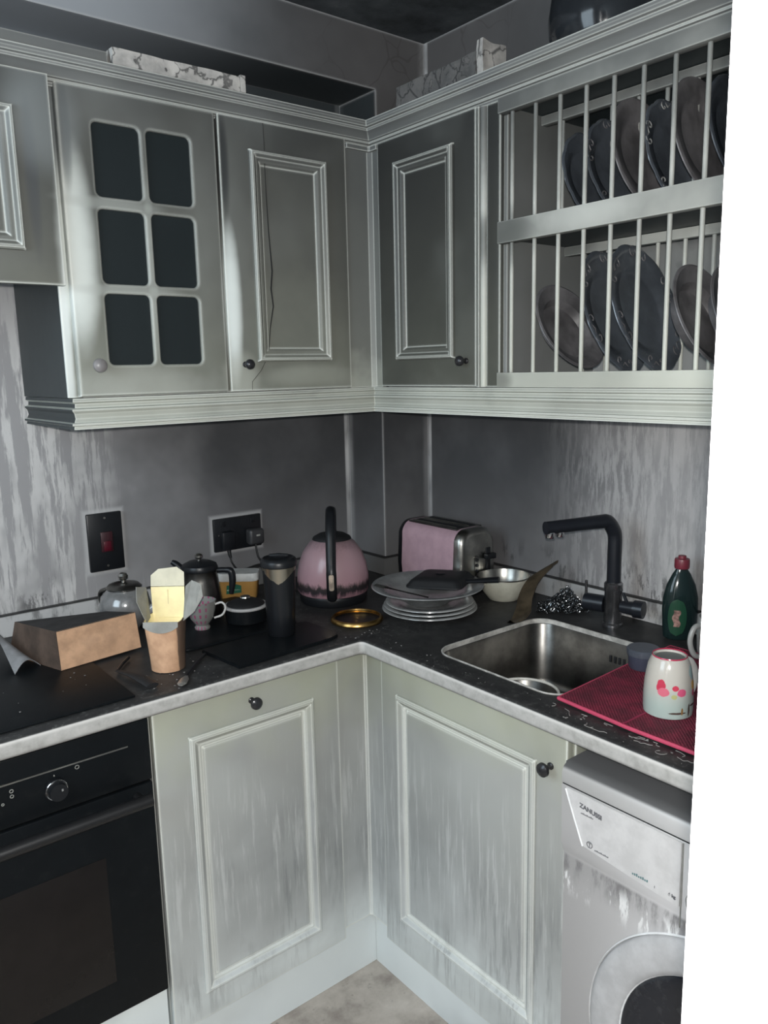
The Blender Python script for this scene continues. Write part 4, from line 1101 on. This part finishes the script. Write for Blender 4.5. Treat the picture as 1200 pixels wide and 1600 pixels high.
# spread tub
c = Vector((-.640, -.088, ZT))
t = thing('butter_tub', 'amber spread tub with a white lid and green label behind the lidded pan', 'tub', c)
def tub_ring(bm, s, z): return [bm.verts.new((c.x+X_.x*a+Y_.x*b_, c.y+X_.y*a+Y_.y*b_, c.z+z)) for a, b_ in rrect(-.055*s, .055*s, -.032*s, .032*s, .016*s)]
def loft(rs, bm, cap=True):
    for A_, B_ in zip(rs, rs[1:]):
        for k in range(len(A_)): bm.faces.new((A_[k], A_[(k+1) % len(A_)], B_[(k+1) % len(B_)], B_[k]))
    if cap: bm.faces.new(rs[0]); bm.faces.new(rs[-1])
bm = newbm(); loft([tub_ring(bm, s, z) for s, z in ((.86, 0), (.9, .004), (.98, .050), (.985, .054))], bm)
X_t = 0
finish(bm, 'tub_body', plain('amber_plastic', (.36, .20, .06), .3), t)
bm = newbm(); loft([tub_ring(bm, s, z) for s, z in ((1.0, .0505), (1.03, .052), (1.03, .070), (1.0, .0725))], bm)
finish(bm, 'lid', plain('sooted_white_lid', (.50, .51, .50), .5, var=.15), t)
P0 = c+TC*.0338+Vector((0, 0, .016))
def Flab(u, v, w): return tuple(P0+X_*u+Vector((0, 0, v))+TC*w)
lb = finish(prism([(-.032, .0), (.010, .004), (.010, .024), (-.006, .028), (-.030, .024)], Flab, -.0015, .0004), 'label', plain('green_label', (.01, .10, .06), .4), t, smooth=0)
bm = newbm()
for k in range(10): prism([(-.029+k*.0038, .0095+.0003*k), (-.0265+k*.0038, .0095+.0003*k), (-.0265+k*.0038, .0125+.0006*((k*5) % 3)), (-.029+k*.0038, .0125)], Flab, .0004, .0007, 0, bm)
for k in range(5): prism([(-.024+k*.003, .0055), (-.022+k*.003, .0055), (-.022+k*.003, .0075), (-.024+k*.003, .0075)], Flab, .0004, .0007, 0, bm)
finish(bm, 'small_print', plain('cream_print', (.5, .52, .42), .5), lb, smooth=0)
# lidded pan
c = Vector((-.748, -.318, ZB))
t = thing('lidded_pan', 'small black pan with a pale-rimmed flat lid, left of the tumbler', 'pan', c)
finish(lathe([(0, 0), (.046, 0), (.050, .004), (.052, .036), (.050, .037), (0, .037)], 48), 'pan_body', M_BLKGL, t, c)
ld = finish(lathe([(.0505, .037), (.053, .037), (.054, .040), (.052, .043), (.047, .0435), (.048, .040)], 48), 'lid_rim', plain('pale_rim', (.42, .42, .42), .35), t, c)
ld = finish(lathe([(.0485, .041), (.046, .046), (.030, .053), (.012, .056), (0, .0565)], 48), 'lid', M_BLKMAT, t, c)
finish(lathe([(0, .056), (.010, .0565), (.013, .060), (.012, .063), (0, .0645)], 24), 'lid_knob', M_STEEL, ld, c)
# front black board + tumbler
P = [(-.905, -.598), (-.655, -.572), (-.632, -.552), (-.628, -.530), (-.640, -.330), (-.66, -.318)]
P = [(-.915, -.585), (-.665, -.570), (-.642, -.560), (-.634, -.535), (-.640, -.425), (-.67, -.419), (-.93, -.440)]
tb = prism(P, FZ(ZT), .0005, .0085, .0015)
tag(finish(tb, 'chopping_board', M_BLKGL, smooth=0), 'black glass board under the black tumbler at the front of the worktop', 'board')
c = Vector((-.738, -.468, ZT+.009))
t = thing('travel_tumbler', 'tall black travel tumbler with black lid and a bared gold-steel band', 'tumbler', c)
def tumbler_mat():
    m, nt, b = newmat('scorched_tumbler_sleeve')
    tc = nt.nodes.new('ShaderNodeTexCoord'); sp = nt.nodes.new('ShaderNodeSeparateXYZ'); nt.links.new(tc.outputs['Object'], sp.inputs[0])
    ang = math_(nt, 'ARCTAN2', sp.outputs[1], sp.outputs[0])
    A0 = math.atan2(TC.y, TC.x)+.05
    d_ = math_(nt, 'ABSOLUTE', math_(nt, 'SUBTRACT', ang, A0))
    lim = math_(nt, 'ADD', .128, math_(nt, 'MULTIPLY', math_(nt, 'MINIMUM', d_, 1.1), .026))
    lim = math_(nt, 'ADD', lim, math_(nt, 'MULTIPLY', math_(nt, 'SUBTRACT', noise_(nt, tc.outputs['Object'], 60, 4), .5), .010))
    f = mapr(nt, math_(nt, 'SUBTRACT', sp.outputs[2], lim), -.0005, .0005)
    nt.links.new(mixc(nt, f, (.008, .009, .011), (.50, .45, .36)), b.inputs['Base Color'])
    nt.links.new(f, b.inputs['Metallic']); b.inputs['Roughness'].default_value = .32
    return m
finish(lathe([(0, 0), (.030, 0), (.032, .003), (.034, .06), (.0375, .14), (.0395, .168), (.0365, .169), (0, .169)], 56), 'body', tumbler_mat(), t, c)
ld = finish(lathe([(.0405, .165), (.0425, .167), (.0425, .176), (.040, .182), (.036, .185), (.034, .183), (.030, .1815), (0, .1815)], 48), 'lid', M_BLK, t, c)
bm = newbm(); tube([c+X_*a+Y_*.012+Vector((0, 0, .186)) for a in (-.022, 0, .022)], [.004, .006, .004], 8, bm)
finish(bm, 'flip_tab', M_BLK, ld)
# kettle
c = Vector((-.462, -.290, ZT))
t = thing('kettle', 'pink domed electric kettle with black handle and a jagged soot ring near its base', 'kettle', c)
finish(lathe([(0, 0), (.088, 0), (.091, .004), (.092, .022), (.090, .026), (0, .026)], 64), 'power_base', M_BLK, t, c)
finish(lathe([(0, .0265), (.093, .0265), (.0965, .032), (.098, .05), (.0965, .075), (.091, .105), (.080, .135), (.062, .160), (.047, .172), (.044, .174), (0, .174)], 72), 'body', M_KETTLE, t, c)
ld = finish(lathe([(.053, .1695), (.050, .175), (.036, .183), (.018, .187), (0, .188)], 48), 'lid', M_BLKMAT, t, c)
finish(lathe([(0, .187), (.012, .187), (.014, .193), (.010, .199), (0, .200)], 24), 'lid_knob', M_BLK, ld, c)
def KP(s, z, q=0): return c+TC*s+X_*q+Vector((0, 0, z))
bm = newbm(); tube([KP(-.030, .178), KP(-.034, .205), KP(-.022, .235), KP(.010, .250), KP(.045, .240), KP(.075, .205), KP(.095, .160), KP(.112, .118), KP(.116, .10)], [.012, .0125, .013, .0135, .0135, .0135, .0135, .013, .013], 16, bm, flat=(X_, .75))
tube([KP(.112, .125), KP(.119, .10), KP(.120, .06), KP(.112, .035), KP(.095, .030)], [.0115, .0135, .0135, .0135, .012], 16, bm, flat=(X_, .7))
hd = finish(bm, 'handle', M_BLK, t)
bm = newbm(); prism(rrect(-.0065, .0065, -.026, .016, .005), lambda u, v, w: tuple(KP(.1225+w, .085+v, u)), 0, .008, 0, bm)
finish(bm, 'indicator_window', plain('tarnished_plate', (.55, .46, .38), .3, .7, var=.4, vscale=60), hd, smooth=0)
bm = newbm(); tube([c-TC*.075+Vector((0, 0, .09))-X_*.02, c-TC*.11+Vector((0, 0, .125))-X_*.03], [.018, .010], 12, bm, smooth=False)
finish(bm, 'spout', M_KETTLE, t)
# jar ring
c = Vector((-.530, -.486, ZT+.0005))
bm = lathe([(.058, 0), (.064, 0), (.066, .003), (.065, .008), (.061, .012), (.058, .012), (.0575, .008), (.0605, .004), (.058, .002)], 56)
rg = thing('jar_lid', 'upturned brassy-rimmed round lid lying on the worktop before the kettle', 'lid', c)
finish(bm, 'brass_rim', M_GOLD, rg, tuple(c))
finish(lathe([(0, .0), (.060, .0), (.060, .003), (0, .003)], 48), 'black_disc', M_BLK, rg, tuple(c))

# plates stack
c0 = Vector((-.352, -.560, ZT))
z = ZT+.001
specs = [(.122, 'bottom plate of the stack of sooty plates in front of the toaster'), (.118, 'second plate up in the stack in front of the toaster'), (.113, 'third plate up in the stack, directly under the wide bowl')]
for R, lab in specs:
    o = finish(plate_bm(R, .014, 0, .0035), 'dinner_plate', M_CHINA, None, (c0.x, c0.y, z+.001)); tag(o, lab, 'plate', 'stack of plates by the toaster'); z += .0085
bz = z+.006
bm = lathe([(0, 0), (.055, 0), (.057, -.004), (.062, .0), (.085, .014), (.118, .030), (.140, .036), (.144, .038), (.142, .0405), (.132, .040), (.113, .034), (.082, .018), (.055, .005), (0, .004)], 72)
o = finish(bm, 'wide_bowl', plain('sooted_porcelain', (.20, .205, .205), .25, var=.35, vscale=10, coat=.3), None, (c0.x-.002, c0.y+.005, bz+.002)); tag(o, 'wide shallow grey bowl on top of the plate stack, holding the black square pan', 'bowl')
# square black pan with handle
t = thing('square_black_pan', 'square black shallow pan with a stubby handle lying upturned on the plate stack', 'pan', (c0.x+.02, c0.y-.01, bz+.036))
Rz = Matrix.Rotation(math.radians(-62), 3, 'Z')
pc = Vector((c0.x+.028, c0.y-.012, bz+.0415))
def sq_ring(bm, s, z, r=.018):
    return [bm.verts.new(pc+Rz @ Vector((a, b_, z+(.003*a/.07)))) for a, b_ in rrect(-.072*s, .072*s, -.066*s, .066*s, r*s)]
bm = newbm(); loft([sq_ring(bm, s, z_) for s, z_ in ((1.0, .002), (1.03, .003), (1.03, .007), (.97, .011), (.9, .018), (.80, .023), (.5, .025))], bm)
finish(bm, 'pan_body', M_BLKMAT, t)
bm = newbm(); tube([pc+Rz @ Vector((.060, 0, .010)), pc+Rz @ Vector((.095, .004, .014)), pc+Rz @ Vector((.150, .01, .020))], [.012, .011, .014], 12, bm, flat=(Rz @ Vector((0, 1, 0)), .5))
finish(bm, 'handle', M_BLK, t)
finish(lathe([(0, .0251), (.012, .0251), (.013, .0265), (.010, .0275), (0, .0262)], 24), 'hanging_boss', M_BLKGL, t, tuple(pc))
# fork in the bowl
t = thing('fork', 'dull metal fork leaning in the left side of the wide bowl', 'fork', (c0.x-.09, c0.y+.05, bz+.04))
a0, a1 = Vector((c0.x-.113, c0.y+.082, bz+.046)), Vector((c0.x-.045, c0.y-.045, bz+.026))
bm = newbm(); d_ = (a1-a0).normalized(); sd = Vector((-d_.y, d_.x, 0)).normalized()
tube([a0+d_*.045, a0+d_*.075, a1], [.004, .0028, .0035], 8, bm, flat=(sd, .4))
box_ = [a0+d_*.030, a0+d_*.048]; tube(box_, [.010, .005], 8, bm, smooth=False, flat=(sd, .2))
for k in (-1.5, -.5, .5, 1.5): tube([a0+sd*k*.0052, a0+d_*.034+sd*k*.0052], .0012, 6, bm, smooth=False)
finish(bm, 'fork_body', M_STEELD, t)
# toaster
t = thing('toaster', 'pink two-slice toaster with steel ends by the right wall', 'toaster', (-.13, -.385, ZT))
tx0, tx1, ty0, ty1, tz0, tz1 = -.205, -.062, -.520, -.248, ZT+.006, 1.092
def trg(bm, y, ins, hz=0):
    pts = []
    for (x, zz) in [(tx0+ins+.004, tz0), (tx0+ins-.0, tz0+.05), (tx0+ins+.004, tz1-.055-hz)]: pts.append((x, zz))
    r = .040
    for k in range(1, 8):
        a = PI-PI/2*k/7; pts.append((tx0+ins+.004+r+r*math.cos(a), tz1-.040-ins*.5-hz+r*math.sin(a)))
    for k in range(0, 7):
        a = PI/2-PI/2*k/7; pts.append((tx1-ins-.004-r+r*math.cos(a), tz1-.040-ins*.5-hz+r*math.sin(a)))
    pts += [(tx1-ins-.004, tz1-.055-hz), (tx1-ins, tz0+.05), (tx1-ins-.004, tz0)]
    return [bm.verts.new((x, y, zz)) for x, zz in pts]
bm = newbm(); loft([trg(bm, y, i) for y, i in ((-.492, 0), (-.276, 0))], bm)
finish(bm, 'pink_shell', M_PINK, t)
bm = newbm(); loft([trg(bm, y, i, h_) for y, i, h_ in ((-.492, -.0004, 0), (-.505, .001, 0), (-.516, .006, .004), (-.520, .014, .010))], bm)
fe = finish(bm, 'steel_end', M_STEEL, t)
bm = newbm(); loft([trg(bm, y, i, h_) for y, i, h_ in ((-.276, -.0004, 0), (-.262, .001, 0), (-.252, .006, .004), (-.248, .014, .010))], bm)
finish(bm, 'black_end', M_BLK, t)
finish(B(-.182, -.085, -.485, -.285, tz1-.004, tz1+.0005, .001), 'top_plate', M_STEELD, t)
for xx in (-.158, -.112): finish(B(xx-.013, xx+.013, -.475, -.295, tz1+.0006, tz1+.0014), 'slot', M_BLKMAT, t)
for xx in (-.158, -.112):
    finish(B(xx-.0145, xx-.0132, -.475, -.295, tz1, tz1+.0035), 'slot_guide', M_STEEL, t)
finish(B(-.105, -.088, -.5225, -.519, .945, 1.035, .001), 'lever_slot', M_BLK, fe)
finish(B(-.116, -.080, -.538, -.5215, 1.005, 1.020, .003), 'lever', M_BLK, fe)
bm = newbm(); prism(rrect(-.150, -.134, .950, 1.018, .005), lambda u, v, w: (u, -.5205-w, v), 0, .0016, 0, bm)
bp = finish(bm, 'button_panel', M_STEELD, fe, smooth=0)
for k in range(4): finish(lathe([(0, .0), (.0045, 0), (.0045, .003), (0, .0035)], 14, None, (0, 0, 0), '-y'), 'button', M_BLK, bp, (-.142, -.5222, .960+.0155*k))
for xx, yy in ((-.185, -.49), (-.08, -.49), (-.185, -.28), (-.08, -.28)): finish(lathe([(0, 0), (.009, 0), (.009, .007), (0, .007)], 16), 'foot', M_BLK, t, (xx, yy, ZT+.0002))
# steel bowl
c = (-.118, -.600, ZT+.0005)
t = thing('steel_bowl', 'round bowl, shiny steel inside and cream outside, right of the toaster', 'bowl', c)
finish(lathe([(0, 0), (.040, 0), (.043, .003), (.057, .022), (.066, .045), (.070, .062), (.0695, .062), (.0655, .045), (.056, .023), (.04, .006), (0, .0045)], 64), 'outer_shell', plain('cream_enamel', (.50, .49, .41), .3, var=.08), t, c)
finish(lathe([(.0715, .0615), (.0718, .064), (.0685, .064), (.0648, .0455), (.0552, .024), (.039, .0065), (0, .005)], 64), 'steel_lining', M_STEEL, t, c)
# burnt strip
def strip(u, v):
    # from the sink rim up to a pointed tip against the wall
    P = catmull([(-.262, -.775, .913), (-.235, -.765, .922), (-.20, -.745, .945), (-.165, -.73, .975), (-.12, -.73, 1.005), (-.075, -.745, 1.03)], 6)
    i = u*(len(P)-1); k = min(int(i), len(P)-2); p = P[k].lerp(P[k+1], i-k)
    wv = [.026, .028, .022, .026, .034, .004]; j = u*5; q = min(int(j), 4); w = wv[q]+(wv[q+1]-wv[q])*(j-q)
    side = (X_*.9+Vector((0, 0, .45))).normalized()
    n = noise.noise(Vector((u*4, v*3, 2)))*.004
    return p+side*(v-.5)*2*w+Y_*(n-.01*math.sin(PI*v)*0)+Vector((0, 0, max(0, .0)))
bm = sheet(strip, 30, 8, .003)
for v in bm.verts: v.co.z = max(v.co.z, .9145)
tag(finish(bm, 'burnt_strip', plain('burnt_brown', (.055, .042, .027), .35, var=.4), smooth=60), 'dark brown burnt curved strip leaning from the sink rim towards the wall', 'debris')
# metal scourer
bm = newbm(); cS = Vector((-.100, -.785, ZT)); rnd = random.Random(3)
for k in range(420):
    for _ in range(20):
        p = Vector((rnd.uniform(-1, 1), rnd.uniform(-1, 1), rnd.uniform(0, 1)))
        hmax = max(0, 1-abs(p.x+.0)*.95)*(.75+.25*math.sin(p.x*5))
        if p.z < hmax and abs(p.y) < 1: break
    q = cS+X_*p.x*.066+Y_*p.y*.028+Vector((0, 0, .006+p.z*.066))
    ax = Vector((rnd.gauss(0, 1), rnd.gauss(0, 1), rnd.gauss(0, 1))).normalized(); e1 = ax.orthogonal().normalized(); e2 = ax.cross(e1); r = rnd.uniform(.003, .0065)
    pts = [q+e1*math.cos(a)*r+e2*math.sin(a)*r+ax*a*.0008 for a in [1.1*i for i in range(8)]]
    for p2 in pts: p2.z = max(p2.z, ZT+.0015)
    tube(pts, .0009, 4, bm, smooth=False)
tag(finish(bm, 'metal_scourer', plain('tarnished_wire', (.22, .23, .24), .25, 1.0), smooth=30), 'tangled glinting wire scourer on the worktop, left of the tap', 'scourer')
# tap
tc_ = Vector((-.100, -.934, ZT))
t = thing('kitchen_tap', 'black angular kitchen tap with a long swept spout behind the sink', 'tap', tc_)
finish(lathe([(0, 0), (.024, 0), (.024, .006), (.021, .009), (.0205, .085), (.022, .088), (.022, .104), (.0185, .108), (0, .108)], 40), 'body', M_TAPM, t, tuple(tc_))
sp = [tc_+Vector((0, 0, .105)), tc_+Vector((0, 0, .17)), tc_+Vector((0, 0, .215))]
tip = Vector((-.272, -.868, 1.163))
bend = Vector((-.100, -.934, 1.168))
dirn = (tip-bend).normalized()
sp += [tc_+Vector((0, 0, .236))+dirn*.006, bend+dirn*.022+Vector((0, 0, -.002)), bend+dirn*.045, bend+dirn*.10, tip]
bm = newbm(); tube(sp, [.0165, .0165, .0165, .017, .017, .0165, .0155, .015], 24, bm, n=10)
s_ = finish(bm, 'spout', M_TAP, t)
for f, r in ((.012, .0115), (.038, .009)):
    q = tip-dirn*f
    finish(lathe([(0, -.024), (r*.9, -.024), (r, -.020), (r, -.010), (0, -.010)], 24), 'nozzle', M_CHROME, s_, tuple(q))
lv_ = X_
bm = newbm(); h0 = tc_+Vector((0, 0, .050))
axl = Vector((.25, -1, 0)).normalized()
tube([h0-axl*.020, h0-axl*.070], .0205, 28, bm, smooth=False)
finish(bm, 'filter_lever', M_TAP, t)
bm = newbm(); tube([h0+axl*.020, h0+axl*.060], [.014, .017], 24, bm, smooth=False)
tube([h0+axl*.052, h0+axl*.074], .0205, 28, bm, smooth=False)
tube([h0+axl*.034+Vector((0, 0, .012)), h0+axl*.024+Vector((0, 0, .034))], .004, 8, bm, smooth=False)
finish(bm, 'mixer_lever', M_TAP, t)
bm = newbm(); tube([h0-axl*.068+Vector((0, 0, .018)), h0-axl*.068+Vector((0, 0, .052))], .0035, 10, bm, smooth=False)
finish(bm, 'lever_pin', M_TAPM, t)
# washing-up bottle
c = (-.066, -1.088, ZT+.0005)
t = thing('dish_soap_bottle', 'dark green washing-up liquid bottle with a red cap by the right wall', 'bottle', c)
def obl(a, r, z): return 1
bm = lathe([(0, 0), (.030, 0), (.035, .004), (.038, .03), (.040, .07), (.039, .095), (.032, .125), (.020, .150), (.012, .162), (.012, .166), (0, .166)], 48)
for v in bm.verts: v.co = X_*(v.co.x)+Y_*(v.co.y*.62)+Vector((0, 0, v.co.z))
finish(bm, 'bottle_body', M_GREENB, t, c)
finish(lathe([(0, .163), (.0155, .163), (.0165, .166), (.0165, .182), (.0155, .185), (.009, .186), (.0085, .192), (0, .1935)], 32), 'cap', plain('sooty_red_cap', (.17, .025, .04), .4), t, c)
cv = Vector(c)
def lab(u, v):
    a = math.radians(-62+52*(u-.5)*1.6)
    zz = .012+.085*v
    rr = .040; s = math.sin(PI*min(1, max(0, v)))**.35
    uu = (u-.5)*2*s*.55-.42
    return cv+X_*(rr*math.sin(uu))+TC*(rr*.62*math.cos(uu)+.0012)+Vector((0, 0, zz))
lb = finish(sheet(lab, 12, 14, .0006), 'label', plain('green_soap_label', (.012, .055, .03), .35), t)
def lab2(u, v):
    p = lab(.3+.35*u+.06*math.sin(v*9), .25+.45*v); return p+TC*.0006
finish(sheet(lab2, 5, 8, .0004), 'label_picture', plain('label_picture_print', (.24, .14, .12), .4, var=.6, vscale=120), lb)
# red mat
Pm = [(-.548, -1.128), (-.552, -1.29), (-.548, -1.45), (-.30, -1.46), (-.16, -1.40), (-.155, -1.145), (-.162, -1.085)]
Pm = [(-.545, -1.130), (-.556, -1.29), (-.556, -1.50), (-.150, -1.50), (-.145, -1.115), (-.30, -1.118)]
def mat_red():
    m, nt, b = newmat('red_ribbed_mat')
    p, x, y, z = geo(nt)
    w = math_(nt, 'MULTIPLY', math_(nt, 'SINE', math_(nt, 'MULTIPLY', x, 900)), math_(nt, 'SINE', math_(nt, 'MULTIPLY', y, 900)))
    c_ = mixc(nt, mapr(nt, noise_(nt, p, 20, 5, .7), .35, .65), (.11, .008, .024), (.24, .014, .045))
    nt.links.new(c_, b.inputs['Base Color']); b.inputs['Roughness'].default_value = .8; bump(nt, b, w, .8, .002); return m
t = thing('drying_mat', 'dark red fabric drying mat on the worktop right of the sink', 'mat', (-.35, -1.3, ZT+.003))
finish(prism(Pm, FZ(ZT), .0030, .0085, .002), 'mat_body', mat_red(), t, smooth=40)
bm = newbm(); tube([(p[0], p[1], ZT+.0052) for p in Pm+[Pm[0]]], .0035, 8, bm, smooth=False)
finish(bm, 'piped_edge', plain('bright_red_binding', (.50, .06, .12), .6), t)
bm = newbm(); tube([(-.556, -1.277, ZT+.0085), (-.15, -1.277, ZT+.0085)], .0022, 6, bm, smooth=False)
finish(bm, 'seam', plain('red_seam', (.22, .015, .05), .7), t)
ZM = ZT+.0088
# blue-grey tin
c = (-.302, -1.150, ZM)
t = thing('round_tub', 'dark blue-grey round pot with a flat lid at the left corner of the red mat', 'tub', c)
finish(lathe([(0, 0), (.027, 0), (.029, .003), (.030, .028), (0, .028)], 40), 'pot_body', plain('blue_grey_plastic', (.045, .05, .075), .4), t, c)
finish(lathe([(0, .0285), (.0325, .0285), (.033, .031), (.033, .040), (.031, .042), (.020, .0425), (.0, .042)], 40), 'lid', plain('blue_grey_lid', (.07, .08, .10), .4), t, c)
# upside-down floral mug
c = Vector((-.452, -1.298, ZM))
t = thing('floral_mug', 'upside-down floral mug with pink flowers on the red mat', 'mug', c)
MF = floral_mat()
finish(lathe([(.0385, 0), (.0415, .002), (.0425, .012), (.0425, .035), (.041, .060), (.036, .088), (.031, .101), (.0285, .1045), (.0265, .1045), (.0255, .100), (.0, .099), (0, .094), (.028, .093), (.037, .060), (.039, .012), (.0385, 0)], 64), 'body', MF, t, tuple(c))
finish(lathe([(0, .0992), (.0252, .1002), (.0256, .1008), (0, .0998)], 40), 'foot_recess', plain('grey_green_glaze', (.10, .115, .11), .35), t, tuple(c))
finish(lathe([(.0293, .1035), (.0300, .1045), (.0293, .1062), (.0283, .1055)], 56), 'red_foot_line', plain('red_glaze', (.45, .03, .08), .2), t, tuple(c))
bm = newbm(); hx = (X_*.9-TC*.45).normalized()
tube([c+hx*.033+Vector((0, 0, .090)), c+hx*.052+Vector((0, 0, .080)), c+hx*.064+Vector((0, 0, .055)), c+hx*.058+Vector((0, 0, .030)), c+hx*.040+Vector((0, 0, .018))], .0052, 12, bm, flat=(TC, 1.5))
finish(bm, 'handle', plain('white_glazed_handle', (.66, .66, .63), .2), t)
# second mug with handle towards us, right edge
c = Vector((-.155, -1.228, ZM))
t = thing('grey_mug', 'pale grey mug with a loop handle behind the floral mug by the doorway edge', 'mug', c)
finish(lathe([(0, 0), (.030, 0), (.034, .003), (.040, .02), (.042, .06), (.041, .092), (.0385, .092), (.038, .05), (.03, .01), (0, .008)], 48), 'body', plain('grey_glaze', (.42, .42, .40), .25, var=.15), t, tuple(c))
hx = (-X_*.95+TC*.35).normalized()
bm = newbm(); tube([c+hx*.038+Vector((0, 0, .080)), c+hx*.062+Vector((0, 0, .078)), c+hx*.072+Vector((0, 0, .050)), c+hx*.060+Vector((0, 0, .020)), c+hx*.037+Vector((0, 0, .012))], .0055, 12, bm)
finish(bm, 'handle', plain('grey_glaze_handle', (.42, .42, .40), .25), t)
# spoon and ladle at the front, left
t = thing('spoon', 'blackened spoon with a pale tip lying in front of the brown carton', 'spoon', (-1.0, -.53, ZT+.004))
bm = newbm(); tube([(-.928, -.455, ZT+.0032), (-.97, -.495, ZT+.0038), (-1.02, -.552, ZT+.0042)], [.0045, .0032, .0030], 8, bm, flat=((1, -1, 0), .6))
finish(bm, 'stem', M_BLK, t)
bm = newbm(); tube([(-1.018, -.550, ZT+.004), (-1.030, -.566, ZT+.0042), (-1.044, -.584, ZT+.0045), (-1.050, -.592, ZT+.004)], [.003, .009, .010, .004], 12, bm, flat=((1, -1, 0), .35))
finish(bm, 'bowl', plain('pale_spoon', (.32, .31, .29), .3, .6), t)
t = thing('spatula', 'melted black kitchen spatula lying left of the brown carton foot', 'spatula', (-1.11, -.52, ZT+.005))
bm = newbm(); tube([(-1.118, -.430, ZT+.006), (-1.108, -.480, ZT+.009), (-1.098, -.520, ZT+.008), (-1.095, -.560, ZT+.0065)], [.005, .008, .014, .013], 12, bm, flat=((1, .2, 0), .4))
finish(bm, 'blade', M_BLKMAT, t)
bm = newbm(); tube([(-1.118, -.432, ZT+.006), (-1.096, -.400, ZT+.006), (-1.070, -.370, ZT+.006)], .0035, 8, bm)
finish(bm, 'stem', M_BLK, t)
# crumbs of ash and flaked paint
bm = newbm(); rnd = random.Random(11)
def crumb(x, y, z, r):
    q = bmesh.ops.create_icosphere(bm, subdivisions=1, radius=r)
    for v in q['verts']:
        v.co = Vector((v.co.x*rnd.uniform(.6, 1.4), v.co.y*rnd.uniform(.6, 1.4), v.co.z*.5))+Vector((x, y, z+r*.45))
for k in range(120):
    zz = ZT+.0002
    if k < 45: x, y = rnd.uniform(-1.10, -.95), rnd.uniform(-.60, -.42)
    elif k < 58: x, y, zz = rnd.uniform(-1.45, -1.15), rnd.uniform(-.57, -.38), .9157
    elif k < 100: x, y = rnd.uniform(-.60, -.56), rnd.uniform(-1.5, -.65)
    else: x, y = rnd.uniform(-.63, -.50), rnd.uniform(-.60, -.57)
    crumb(x, y, zz, rnd.choice((.0008, .001, .0014, .0022)))
o = finish(bm, 'ash_crumbs', plain('ash', (.18, .175, .17), .8, var=.4), smooth=0); tag(o, 'pale crumbs of ash and flaked paint strewn on the dark worktop', 'debris'); o['kind'] = 'stuff'
